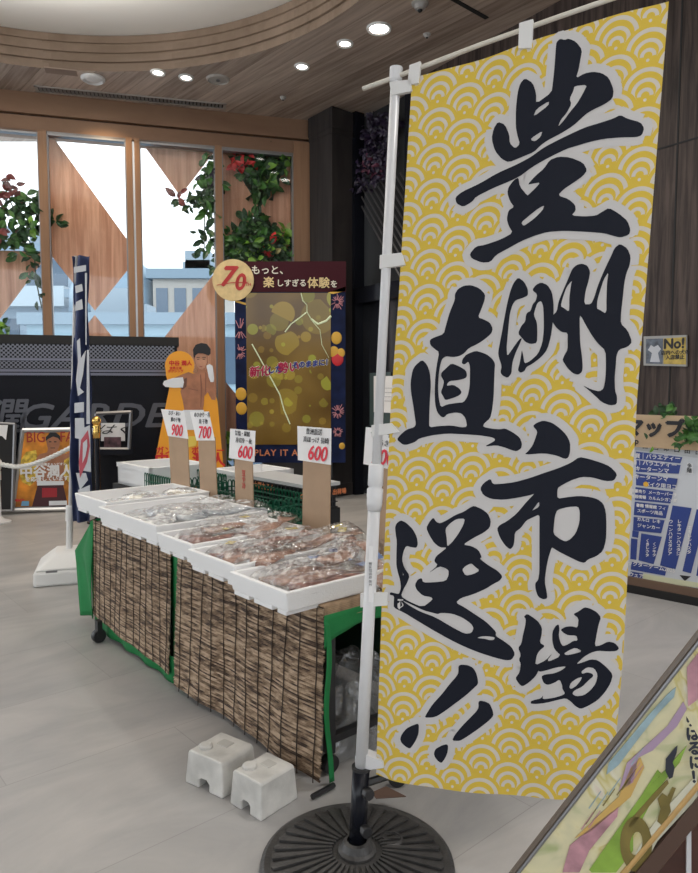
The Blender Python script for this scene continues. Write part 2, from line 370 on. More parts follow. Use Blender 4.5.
plant('leafy_bush', [(258, 158, 24, 150, 1), (258, 170, 26, 150, 1), (240, 160, 10, 40, 1), (278, 165, 12, 40, 0), (258, 205, 18, 60, 1), (245, 240, 22, 130, 1), (272, 245, 22, 110, 1), (230, 250, 10, 40, 1), (288, 262, 12, 40, 1)], PW, dw, nw, .36, 'dense dark leaf mass behind the plywood of the rightmost window', seed=19, lsize=.2)
plant('potted_grass', [(229, 452, 9, 40, 0), (232, 470, 9, 30, 1), (226, 436, 6, 8, 2)], PW, dw, nw, .1, 'low green plant in window gap left of the digital sign', seed=11, lsize=.16)
plant('window_grass', [(3, 329, 6, 14, 2), (0, 325, 4, 8, 0)], PW, dw, nw, .05, 'small green tuft on black counter top in leftmost window', seed=12, lsize=.12)

# ------------------------------------------------------------------ outside
struct(MB().box((-80, 9.4, -6.2), (60, 120, -6)).build('outside_ground', mat('asphalt', (.40, .44, .48), .8)))
ROOF = random.Random(5)
def building(name, x0, x1, y0, z0, z1, depth, m, label, rows, cols, balcony=False, yaw=0):
    r = empty(name, ((x0+x1)/2, y0, z0), label, 'building', 'buildings seen through the windows')
    M0 = Matrix.Translation(LOC[r.name]) @ Matrix.Rotation(yaw, 4, 'Z') @ Matrix.Translation(-LOC[r.name])
    MB(M0).box((x0, y0, z0), (x1, y0+depth, z1)).build('wall', m, r)
    MB(M0).box((x0-.2, y0-.2, z1), (x1+.2, y0+depth, z1+.35)).build('roof', mat('roof_pale', (.18, .25, .31), .6), r)
    for q in range(3):
        a_ = ROOF.uniform(x0, x1-1); MB(M0).box((a_, y0+1, z1+.35), (a_+ROOF.uniform(.4, 1.4), y0+2, z1+ROOF.uniform(.6, 1.5))).build('roof_unit', mB_unit, r)
    wi = (x1-x0)/cols; hi = (z1-z0)/rows
    for j in range(rows):
        if balcony: MB(M0).box((x0, y0-1.0, z0+hi*(j+.05)), (x1, y0, z0+hi*(j+.38))).build('balcony', mat('balcony_white', (.34, .41, .46), .6), r)
        for i in range(cols):
            MB(M0).box((x0+wi*(i+.18), y0-.04, z0+hi*(j+.42)), (x0+wi*(i+.82), y0+.05, z0+hi*(j+.88))).build('window', mat('window_blue', (.06, .10, .15), .3), r)
mB_unit = mat('roof_unit_grey', (.22, .28, .33), .6); mB = mat('building_pale', (.26, .33, .40), .8); mB2 = mat('building_blue', (.11, .20, .29), .7); mB3 = mat('building_beige', (.34, .32, .29), .8)
building('apartment_block', -17, -12.5, 32, -6, 7.3, 10, mB, 'pale apartment block with balconies seen through left windows', 5, 4, True)
building('apartment_block', -23.5, -18, 36, -6, 6.2, 8, mB2, 'bluish block seen low through the leftmost window', 5, 4, True)
building('office_block', -11.8, -9.4, 30, -6, 5.0, 8, mB2, 'bluish low office block beside pale apartment block', 4, 3)
building('house', -7.2, -5.2, 26, -6, 5.2, 6, mB3, 'beige house with balconies seen through third window', 4, 3, True)
building('low_hall', -9.6, -1.0, 21, -6, 3.1, 4, mat('hall_pale', (.25, .36, .43), .7), 'long low pale hall seen through third window', 3, 8)
o = MB().lathe([(1.7, 0), (1.65, .9), (1.3, 1.7), (.7, 2.2), (.05, 2.35)], (-8.9, 27, 4.0), 20).build('glass_dome', mat('dome_blue', (.16, .25, .33), .3), smooth=True); tag(o, 'rounded blue grey dome on the skyline in the third window', 'dome')

# ------------------------------------------------------------------ right wall and pillar
Pr = Vector((.069, 8.338, 0)); dr = Vector((.573, -.8195, 0)).normalized(); nr = Vector((.8195, .573, 0)).normalized()
def RB(mb, s0, s1, z0, z1, o0, o1):
    q = [Pr+dr*s+nr*o for s, o in ((s0, o0), (s1, o0), (s1, o1), (s0, o1))]
    mb.hexa([Vector((p.x, p.y, z0)) for p in q]+[Vector((p.x, p.y, z1)) for p in q]); return mb
def RW(x, y, off=0): return V(x, y, Pr+nr*off, dr)
def rs(x): return (RW(x, 300)-Pr).dot(dr)
struct(RB(MB(), 1.02, 11, 0, ZC, 0, .2).build('wall_right', M_dark))
struct(RB(MB(), -.1, 1.03, 0, ZC, .16, .3).build('wall_right_recess', M_blackm))
struct(RB(RB(RB(MB(), 1.0, 11, RW(666, 147).z-.006, RW(666, 147).z+.006, -.004, .05), rs(672.5)-.006, rs(672.5)+.006, 0, ZC, -.004, .05), 1.0, 11, 0, .1, -.012, .05).build('baseboard_right', M_blackm))
hz = RW(375, 293).z
struct(RB(RB(RB(MB(), -.05, 1.03, hz-.09, hz+.09, -.03, .16), .94, 1.04, 0, ZC, -.03, .16), -.05, .05, 0, ZC, -.03, .1).build('door_1', M_black))
struct(RB(MB(), .05, .94, .05, hz-.09, .08, .1).build('door_2', mat('smoked_glass', (.02, .022, .028), .12)))
# diagonal lattice
lt = empty('lattice_screen', Pr+dr*.5, 'dark diagonal lattice screen above the glass door beside pillar', 'screen')
mb = MB(); z_lo = hz+.09; z_hi = 3.62
for k in range(26):
    a = Vector((.0, 0, 0)); s0, z0 = .05, z_lo+.1+k*.105-1.2; sl_ = -1.0
    pts = []
    for t in range(0, 41):
        s_ = .05+t*.89/40; z_ = z_lo+k*.11+.95-1.25*(s_-.05)*1.0
        if z_lo < z_ < z_hi: pts.append(Pr+dr*s_+nr*.06+Vector((0, 0, z_)))
    if len(pts) > 1: mb.tube([pts[0], pts[-1]], .012, 4)
mb.build('slat', mat('lattice_grey', (.05, .047, .05), .5), lt)
plant('purple_plant', [(375, 130, 14, 110, 5), (368, 160, 11, 90, 5), (380, 170, 12, 90, 5), (374, 166, 7, 26, 6), (382, 172, 6, 22, 6), (392, 125, 10, 70, 5), (362, 185, 8, 40, 5), (384, 150, 16, 90, 5)], Pr, dr, nr, .06, 'dark purple and magenta foliage over the diagonal lattice', seed=21, lsize=.085)
# pillar
pa, pb, pc = Vector((-.483, 8.49, 0)), Vector((-.191, 8.107, 0)), Vector((.069, 8.338, 0)); pd = pa+pc-pb; pm = (pa+pb+pc+pd)/4
def pil(mb, k, z0, z1):
    q = [pm+(p-pm)*k for p in (pa, pb, pc, pd)]; mb.hexa([Vector((p.x, p.y, z0)) for p in q]+[Vector((p.x, p.y, z1)) for p in q])
mb = MB(); pil(mb, .94, 0, 4.3); pil(mb, 1.0, 4.22, ZC-.01); pil(mb, .97, 4.16, 4.25); pil(mb, .99, 0, .15)
struct(mb.build('trim_pillar', M_pillar))

# ------------------------------------------------------------------ ceiling fixtures
def downlight(x, y, lab, r=.05, lit=True):
    c = Z(x, y, ZC); c.z = ZC-.012
    e = empty('ceiling_light', c, lab, 'ceiling light', 'recessed downlights')
    MB().lathe([(r, 0), (r+.02, -.006), (r+.028, .012), (r, .012)], c, 24, cap=False).build('rim', M_wplast, e)
    MB().lathe([(.001, .004), (r, .004)], c, 20, cap=False).build('lens', M_lamp if lit else M_steel, e)
    if lit:
        l = bpy.data.lights.new('spot', 'SPOT'); l.energy = 26; l.spot_size = 1.5; l.spot_blend = .8; l.color = (1, .87, .72); l.shadow_soft_size = .06
        lo = bpy.data.objects.new('spot', l); COL.objects.link(lo); lo.parent = e; lo.location = (0, 0, -.03)
downlight(158, 72, 'lit downlight, left one of the close pair left of the round speaker')
downlight(186, 77, 'lit downlight, right one of the close pair left of the round speaker')
downlight(302, 66, 'lit downlight nearest above the dark pillar')
downlight(345, 43, 'lit downlight between the large vent lamp and pillar lamp')
downlight(379, 28, 'largest lit downlight, nearest to the banner crossbar', .085)
for (x, y, r, lab) in ((93, 78, .12, 'glossy white round air diffuser above the long slot vent'), (218, 79, .12, 'flat beige round ceiling speaker right of the downlight pair')):
    c = Z(x, y, ZC); e = empty('ceiling_speaker' if x > 100 else 'air_diffuser', c, lab, 'speaker' if x > 100 else 'vent')
    MB().lathe([(r, 0), (r-.01, -.014), (r*.86, -.02), (r*.84, -.008), (.001, -.01)] if x > 100 else [(r, 0), (r, -.02), (r*.8, -.035), (r*.7, -.01), (r*.4, -.03), (.001, -.035)], c, 32, cap=False).build('cover', mat('speaker_beige', (.42, .39, .36), .5) if x > 100 else M_wplast, e, smooth=False)
    MB().lathe([(r*.15, -.011), (r*.15, -.024), (.001, -.024)], c, 16, cap=False).build('center_cap', M_steel, e)
lw_ = bpy.data.lights.new('spot', 'SPOT'); lw_.energy = 14; lw_.spot_size = 2.1; lw_.spot_blend = .6; lw_.color = (1, .72, .42); lw_.shadow_soft_size = .04
lwo = bpy.data.objects.new('spot', lw_); COL.objects.link(lwo); lwo.location = Z(100, 82, ZC)+nw*.12-Vector((0, 0, .06))
for (x, y, r, lab) in ((283, 97, .035, 'tiny ceiling sprinkler above the window corner'), (420, 3, .07, 'smoke detector dome at the top edge above banner'), (427, 34, .035, 'tiny ceiling sprinkler just above the banner crossbar')):
    c = Z(x, y, ZC); e = empty('sprinkler' if r < .05 else 'smoke_detector', c, lab, 'sprinkler' if r < .05 else 'smoke detector')
    MB().lathe([(r, 0), (r, -.01), (r*.7, -.02), (r*.6, -.03 if r < .05 else -.05), (.001, -.03 if r < .05 else -.06)], c, 20, cap=False).build('rosette', mat('fixture_grey', (.4, .38, .36), .4), e)
    MB().ball((c.x, c.y, c.z-.03 if r < .05 else c.z-.055), r*.3).build('sensor', M_blackm, e)
va, vb = Z(35, 88, ZC), Z(226, 106, ZC); vd = (vb-va).normalized(); vn = Vector((-vd.y, vd.x, 0))
e = empty('slot_vent', (va+vb)/2, 'long narrow grey linear air vent in the plank ceiling', 'vent')
mb = MB(); Lv = (vb-va).length; Mv = frame(va+Vector((0, 0, -.012)), vd, vn)
for y0, y1 in ((-.07, -.05), (.06, .08)): MB.box(mb, (0, 0, 0), (0, 0, 0)); 
mb = MB(Mv); mb.box((0, -.075, 0), (Lv, -.06, .02)); mb.box((0, .06, 0), (Lv, .075, .02)); mb.box((0, -.075, 0), (.03, .075, .02)); mb.box((Lv-.03, -.075, 0), (Lv, .075, .02)); mb.build('frame', mat('vent_frame', (.40, .37, .34), .5), e)
mb = MB(Mv); mb.box((0.03, -.06, .011), (Lv-.03, .06, .012)); mb.build('backing', M_blackm, e)
mb = MB(Mv)
for k in range(int(Lv/.04)): mb.add([(k*.04, -.06, .0), (k*.04+.03, -.06, .01), (k*.04+.03, .06, .01), (k*.04, .06, .0)], [(0, 1, 2, 3)])
mb.build('louvre', mat('vent_grey', (.22, .22, .22), .5), e)
a, b = Z(455, 0, ZC), Z(487, 18, ZC); u = (b-a).normalized()
mb = MB(frame(a+Vector((0, 0, -.006)), u, Vector((-u.y, u.x, 0)))); mb.box((-.6, -.02, 0), ((b-a).length, .02, .01)); tag(mb.build('ceiling_slot', M_blackm), 'thin black slot in ceiling above the banner crossbar', 'slot')
a = Z(60, 71, ZC); mb = MB(frame(a, dw, nw)); mb.box((-.14, -.06, -.006), (.16, .07, .004)); tag(mb.build('access_panel', mat('panel_wood', (.27, .20, .16), .5)), 'wood coloured access panel in ceiling left of the round diffuser', 'panel')

# ------------------------------------------------------------------ black counter
def CW(x, y, off=0): return V(x, y, P0+nw*off, dw)
def cs(x): return (CW(x, 400)-P0).dot(dw)
def CB(mb, s0, s1, z0, z1, o0, o1):
    q = [P0+dw*s+nw*o for s, o in ((s0, o0), (s1, o0), (s1, o1), (s0, o1))]
    mb.hexa([Vector((p.x, p.y, z0)) for p in q]+[Vector((p.x, p.y, z1)) for p in q]); return mb
ctop = 1.83; s0, s1 = -2.5, cs(178)
ct = empty('black_counter', P0+dw*.6, 'tall glossy black counter with perforated bands and grey lettering under the windows', 'counter')
CB(MB(), s0, s1, 0, ctop-.09, 0, .35).build('body', M_black, ct)
CB(MB(), s0, s1+.02, ctop-.09, ctop, -.03, .38).build('top', M_blackm, ct)
def perf():
    m = bpy.data.materials.new('perforated_metal'); m.use_nodes = True; N, L = nodes(m); b = N['Principled BSDF']; b.inputs['Metallic'].default_value = .8; b.inputs['Roughness'].default_value = .3
    tc = N.new('ShaderNodeNewGeometry'); k = M_(m); sp = N.new('ShaderNodeSeparateXYZ'); L.new(tc.outputs['Position'], sp.inputs[0])
    f = k.op('ADD', k.op('MULTIPLY', k.op('SINE', k.op('MULTIPLY', sp.outputs[0], 150)), k.op('SINE', k.op('MULTIPLY', sp.outputs[2], 150))), .5)
    rp = N.new('ShaderNodeValToRGB'); rp.color_ramp.elements[0].position = .2; rp.color_ramp.elements[0].color = (.01, .01, .012, 1); rp.color_ramp.elements[1].position = .6; rp.color_ramp.elements[1].color = (.20, .20, .23, 1)
    L.new(f, rp.inputs[0]); L.new(rp.outputs[0], b.inputs['Base Color']); return m
MP = perf(); zz = lambda y: CW(90, y).z
CB(MB(), s0, s1-.03, zz(359), zz(345), -.012, .01).build('perforated_band', MP, ct)
CB(MB(), s0, s1-.03, zz(369), zz(361.5), -.012, .01).build('perforated_band', MP, ct)
for y0, y1 in ((361, 359), (372, 369.5), (375.5, 373)): CB(MB(), s0, s1-.03, zz(y0), zz(y1), -.02, .01).build('steel_strip', mat('brushed_steel', (.22, .22, .27), .28, metal=.85), ct)
m_let = mat('lettering_grey', (.13, .135, .16), .3, metal=.5)
def cmat(x, y, off=-.006): return frame(CW(x, y, off), dw, (0, 0, 1))
text('lettering', 'GARDEN', .37, m_let, cmat(109, 417), ct, .006, .28, sx=1.25)
text('emblem', '潤', .38, m_let, cmat(6, 418), ct, .006, .2, sx=1.0)
# left black sandwich boards
e = empty('menu_board', CW(-3, 508, -.25), 'black framed board with curled white sheet at the left edge', 'board')
q = [CW(x, y, -.25) for x, y in ((-22, 511), (12.5, 510.5), (15, 424), (-22, 422))]
MB().prism(q, nw*.03).build('panel', M_blackm, e)
mb = MB(); mb.tube([q[1], q[2]], .018, 6); mb.tube([q[2], q[3]], .014, 6); mb.tube([q[0], q[1]], .014, 6); mb.build('frame', M_steel, e)
MB().prism([CW(x, y, -.26) for x, y in ((-18, 425), (8, 425), (6, 440), (2, 436), (-18, 434))], -nw*.004).build('sheet', M_paper, e)

# boxing poster in silver frame
def poster():
    Y0 = CW(45, 510, -.22); e = empty('poster_frame', Y0, 'silver framed orange boxing poster leaning on the black counter', 'poster')
    def Q(x, y, o=0): return CW(x, y, -.22-o)
    outer = [Q(12.5, 510), Q(80, 508.5), Q(80, 429), Q(22.5, 430)]; MB().prism(outer, nw*.03).build('backing', M_steel, e)
    mb = MB()
    for i in range(4): mb.tube([outer[i], outer[(i+1) % 4]], .022, 6)
    mb.build('frame', M_silver, e)
    MB().prism([Q(15, 507, .004), Q(78, 505.5, .004), Q(78, 432, .004), Q(24.5, 433, .004)], -nw*.002).build('print', mat('poster_orange', (.62, .22, .02), .4, var=.7, vscale=5), e)
    P = lambda pts, o: [Q(x, y, o) for x, y in pts]
    gold = mat('printed_gold', (.70, .45, .06), .4, var=.6, vscale=25)
    MB().prism(P([(21, 460), (26, 452), (36, 450), (38, 462), (36, 480), (30, 486), (22, 482), (19, 472)], .008), -nw*.001).build('gold_belt', gold, e)
    MB().prism(P([(62, 452), (72, 454), (78, 462), (78, 480), (70, 484), (64, 476)], .008), -nw*.001).build('gold_belt', gold, e)
    bd = MB().prism(P([(36, 459), (40, 454), (47, 452.5), (48, 449), (47, 445), (46, 440), (48, 436), (52, 433), (57, 434), (60, 438), (59.5, 446), (57, 451), (58, 452.5), (66, 453.5), (70, 452), (72, 456), (64, 460), (64, 470), (63, 484), (38, 484), (38, 468)], .010), -nw*.001).build('printed_boxer', M_skin, e)
    MB().prism(P([(45.5, 441), (46, 437), (50, 432.5), (56, 432.5), (60, 436), (60.5, 441), (58, 438), (53, 436.5), (48, 439)], .012), -nw*.001).build('hair', M_hair, bd)
    mb = MB()
    for q_ in ((49, 441.3, 51.5, 442.3), (54, 441.3, 56.5, 442.3), (50.5, 447.6, 55, 448.3)): mb.prism(P([(q_[0], q_[1]), (q_[2], q_[1]), (q_[2], q_[3]), (q_[0], q_[3])], .0125), -nw*.001)
    mb.build('face_line', M_hair, bd)
    MB().prism(P([(38, 484), (63, 484), (68, 505.8), (32, 506.5)], .012), -nw*.001).build('shorts', mat('printed_maroon', (.06, .015, .02), .4), bd)
    MB().prism(P([(37, 481), (64, 481), (64, 485), (37, 485.5)], .013), -nw*.001).build('waistband', M_clothw, bd)
    MB().prism(P([(42, 488), (57, 488), (57, 497), (42, 497.5)], .0135), -nw*.001).build('patch', mat('printed_red', (.35, .02, .03), .4), bd)
    tw = M_paper
    text('caption', '中谷潤人', .128, tw, frame(Q(46.5, 472, .016), dw, (0, 0, 1)), e, .005)
    text('caption', 'を応援しています', .052, tw, frame(Q(47, 479, .016), dw, (0, 0, 1)), e, .002)
    text('caption', '2年連続防衛チャンピオン', .03, tw, frame(Q(48, 464.5, .016), dw, (0, 0, 1)), e, .001)
    text('masthead', 'BIG    FA', .15, mat('printed_darkred', (.35, .03, .02), .4), frame(Q(50, 437.5, .009), dw, (0, 0, 1)), e, .001, sx=.8)
    MB().prism(P([(49, 501), (67, 500.5), (67, 505), (49, 505.5)], .014), -nw*.001).build('credit_strip', M_clothw, e)
    MB().prism(P([(22, 501), (29, 501), (29, 506), (21, 506)], .014), -nw*.001).build('logo_patch', mat('printed_blue', (.15, .35, .55), .4), e)
    text('note', '出場試合', .03, mat('printed_red2', (.6, .03, .03), .4), frame(Q(18, 500.5, .014), dw, (0, 0, 1)), e, .001)
poster()

# display case
e = empty('display_case', CW(113, 452, -.25), 'clear framed showcase with signed photo on black ledge by the counter', 'display case')
q = [CW(x, y, -.3) for x, y in ((97, 449), (129, 449), (131, 412), (96, 413.5))]
mb = MB()
for i in range(4): mb.tube([q[i], q[(i+1) % 4]], .018, 4)
for p in q: mb.tube([p, p+nw*.25], .01, 4)
mb.build('frame', M_steel, e)
MB().prism([CW(x, y, -.06) for x, y in ((101, 441), (125, 441), (125, 423), (101, 423))], nw*.005).build('card', M_paper, e)
MB().prism([CW(x, y, -.07) for x, y in ((104, 448), (121, 448), (121, 437), (104, 437))], nw*.005).build('photo', mat('photo_dark', (.10, .05, .06), .4, var=.8, vscale=18), e)
text('signature', 'はく', .12, M_inkb, frame(CW(113, 430, -.065), dw, (0, 0, 1)), e, 0, .5, sx=1.6)
MB().prism([CW(x, y, -.35) for x, y in ((94, 455), (134, 455), (134, 449.5), (94, 449.5))], nw*.34).build('ledge', M_black, e)

# stanchion + rope
def stanchion(x, ytop, ybase, Y, m, lab, gold):
    c = D(x, ybase, Y); c.z = 0; zt = D(x, ytop, Y).z; e = empty('stanchion', c, lab, 'stanchion', 'rope posts by the counter')
    MB().lathe([(.11, 0), (.11, .015), (.05, .035), (.025, .06)], c, 24).build('base', m, e, smooth=False)
    MB().lathe([(.025, .06), (.025, zt-.16)], c, 16).build('post', m, e)
    mb = MB().lathe([(.034, zt-.2), (.034, zt-.12), (.028, zt-.11), (.04, zt-.085), (.03, zt-.07)], c, 16); mb.ball((c.x, c.y, zt-.035), .045, 14, 10); mb.build('finial', gold, e, smooth=True)
    return Vector((c.x, c.y, zt-.1))
t1 = stanchion(99, 417, 520, 6.6, M_black, 'black post with brass ball top behind the fish table', M_gold)
t0 = stanchion(-1, 459, 525, 6.6, M_pole, 'white post at the left edge carrying the rope', M_wplast)
pts = [D(x, y, 6.6) for x, y in ((-20, 458), (-8, 463), (-1, 464), (16, 467), (30, 465), (46, 459.5), (62, 452), (78, 444), (90, 434), (98, 425))]
mb = MB()
for ph in (0, PI*2/3, PI*4/3):
    pp = []
    for i in range(len(pts)-1):
        for k in range(10):
            p = pts[i].lerp(pts[i+1], k/10); a = ph+(i*10+k)*.9; pp.append(p+Vector((0, math.cos(a), math.sin(a)))*.012)
    mb.tube(pp, .013, 6)
tag(mb.build('barrier_rope', mat('rope_white', (.72, .72, .70), .8), smooth=True), 'white twisted rope sagging in front of the boxing poster', 'rope')

# ------------------------------------------------------------------ boxer standee
def standee():
    Y = 7.15; X = lambda x, y, o=0: D(150+x/6.236, 340+y/6.236, Y-o)
    e = empty('cutout_standee', (D(188, 470, Y).x, Y, 0), 'orange cardboard standee with bare chested boxer printed on it', 'standee')
    P = lambda pts, o: [X(a, b, o) for a, b in pts]; n_ = Vector((0, -.002, 0))
    circ = [(185+92*math.cos(t), 160+92*math.sin(t)) for t in [PI*.9+PI*1.25*k/14 for k in range(15)]]
    body = [(120, 300), (100, 220)]+circ+[(370, 240), (420, 380), (440, 600), (460, 820), (470, 1200), (0, 1200), (30, 760), (75, 520)]
    MB().prism([X(a, b) for a, b in body], Vector((0, .012, 0))).build('board', M_orange, e)
    fg = MB().prism(P([(90, 262), (130, 245), (200, 215), (240, 200), (268, 210), (300, 200), (296, 175), (278, 140), (272, 100), (285, 75), (330, 72), (360, 95), (362, 140), (350, 170), (345, 190), (372, 150), (395, 165), (398, 240), (412, 330), (408, 375), (385, 372), (360, 325), (338, 350), (335, 400), (330, 440), (215, 440), (205, 380), (190, 320), (200, 290), (150, 292), (100, 290), (80, 280)], .004), n_).build('printed_boxer', M_skin, e)
    MB().prism(P([(282, 95), (300, 88), (345, 92), (356, 110), (355, 140), (342, 172), (325, 185), (308, 180), (290, 160), (282, 130)], .007), n_).build('face', M_skin2, fg)
    mb = MB()
    for a, b, c, d_ in ((294, 118, 308, 122), (328, 118, 344, 122), (290, 106, 310, 110), (326, 106, 348, 110)): mb.prism(P([(a, b), (c, b), (c, d_), (a, d_)], .010), n_*.3)
    mb.build('eye', M_hair, fg)
    MB().prism(P([(308, 163), (328, 163), (324, 169), (312, 169)], .010), n_*.3).build('mouth', mat('printed_lip', (.35, .10, .08), .5), fg)
    MB().prism(P([(272, 105), (268, 60), (285, 30), (320, 18), (355, 25), (378, 55), (378, 85), (366, 98), (352, 92), (330, 84), (300, 82), (284, 96), (280, 112)], .008), n_).build('hair', M_hair, fg)
    MB().prism(P([(88, 255), (140, 238), (205, 232), (212, 262), (205, 296), (150, 298), (96, 292), (80, 275)], .008), n_).build('glove_wrap', M_clothw, fg)
    MB().prism(P([(352, 160), (372, 150), (392, 162), (400, 240), (396, 262), (378, 262), (366, 230)], .008), n_).build('glove_wrap', M_clothw, fg)
    MB().prism(P([(196, 250), (230, 235), (228, 290), (205, 310), (190, 300)], .006), n_*.5).build('armpit_shade_print', mat('printed_brown', (.14, .06, .04), .5), fg)
    mb = MB(); mb.prism(P([(312, 215), (318, 215), (326, 300), (320, 420), (314, 420), (316, 300)], .0065), n_*.4); mb.prism(P([(240, 300), (300, 312), (300, 318), (240, 306)], .0065), n_*.4); mb.prism(P([(345, 200), (352, 205), (350, 320), (343, 345)], .0065), n_*.4)
    mb.build('muscle_line', mat('printed_brown2', (.25, .10, .06), .5), fg)
    MB().prism(P([(205, 436), (335, 436), (345, 560), (195, 560)], .006), n_).build('shorts', M_clothw, fg)
    MB().prism(P([(225, 600), (300, 600), (285, 660), (235, 670)], .006), n_).build('trim_print', mat('printed_yellow', (.8, .6, .1), .5), fg)
    rd = mat('printed_red3', (.7, .03, .02), .5); fx = lambda a, b: frame(X(a, b, .006), (1, 0, 0), (0, 0, 1))
    text('name_text', '中谷 潤人', .055, rd, fx(190, 146), e, .002); text('name_text', '世界王者\nボクシング', .032, rd, fx(160, 186), e, .001)
    text('slogan', 'ガンバレ ボクサー', .085, rd, fx(250, 692), e, .003); text('slogan', '中 谷 潤 人', .15, rd, fx(250, 752), e, .006)
standee()

# ------------------------------------------------------------------ digital sign
def bokeh():
    m = bpy.data.materials.new('screen_bokeh'); m.use_nodes = True; N, L = nodes(m); N.clear(); k = M_(m)
    g = N.new('ShaderNodeNewGeometry'); mp = N.new('ShaderNodeMapping'); mp.inputs['Scale'].default_value = (1, 0, 1); L.new(g.outputs['Position'], mp.inputs[0])
    col = None
    base = N.new('ShaderNodeTexNoise'); base.inputs['Scale'].default_value = 1.3; L.new(mp.outputs[0], base.inputs[0])
    rp = N.new('ShaderNodeValToRGB'); rp.color_ramp.elements[0].position = .35; rp.color_ramp.elements[1].position = .65; rp.color_ramp.elements[0].color = (.10, .052, .012, 1); rp.color_ramp.elements[1].color = (.22, .13, .03, 1); L.new(base.outputs[0], rp.inputs[0]); cur = rp.outputs[0]
    for sc, r0, seed in ((3.2, .62, 0), (5.0, .5, 3), (7.5, .42, 8)):
        v = N.new('ShaderNodeTexVoronoi'); v.inputs['Scale'].default_value = sc; v.inputs['Randomness'].default_value = .9
        m2 = N.new('ShaderNodeMapping'); m2.inputs['Location'].default_value = (seed, 0, seed*.7); L.new(mp.outputs[0], m2.inputs[0]); L.new(m2.outputs[0], v.inputs[0])
        sx = N.new('ShaderNodeSeparateColor'); L.new(v.outputs['Color'], sx.inputs[0])
        th = k.op('MULTIPLY', sx.outputs[0], r0); inside = k.op('SMOOTH_MAX', 0, 0, 0)
        inside = k.op('MULTIPLY', k.op('LESS_THAN', v.outputs['Distance'], th), k.op('GREATER_THAN', sx.outputs[0], .45))
        inside = k.op('MULTIPLY', inside, k.op('ADD', .22, k.op('MULTIPLY', sx.outputs[1], .35)))
        mc = N.new('ShaderNodeMix'); mc.data_type = 'RGBA'; L.new(sx.outputs[2], mc.inputs[0]); mc.inputs[6].default_value = (.42, .50, .06, 1); mc.inputs[7].default_value = (.50, .30, .05, 1)
        mx = N.new('ShaderNodeMix'); mx.data_type = 'RGBA'; L.new(inside, mx.inputs[0]); L.new(cur, mx.inputs[6]); L.new(mc.outputs[2], mx.inputs[7]); cur = mx.outputs[2]
    em = N.new('ShaderNodeEmission'); em.inputs[1].default_value = .36; L.new(cur, em.inputs[0]); ou = N.new('ShaderNodeOutputMaterial')
    gl = N.new('ShaderNodeBsdfGlossy'); gl.inputs[1].default_value = .15; ad = N.new('ShaderNodeMixShader'); ad.inputs[0].default_value = .04; L.new(em.outputs[0], ad.inputs[1]); L.new(gl.outputs[0], ad.inputs[2]); L.new(ad.outputs[0], ou.inputs[0]); return m
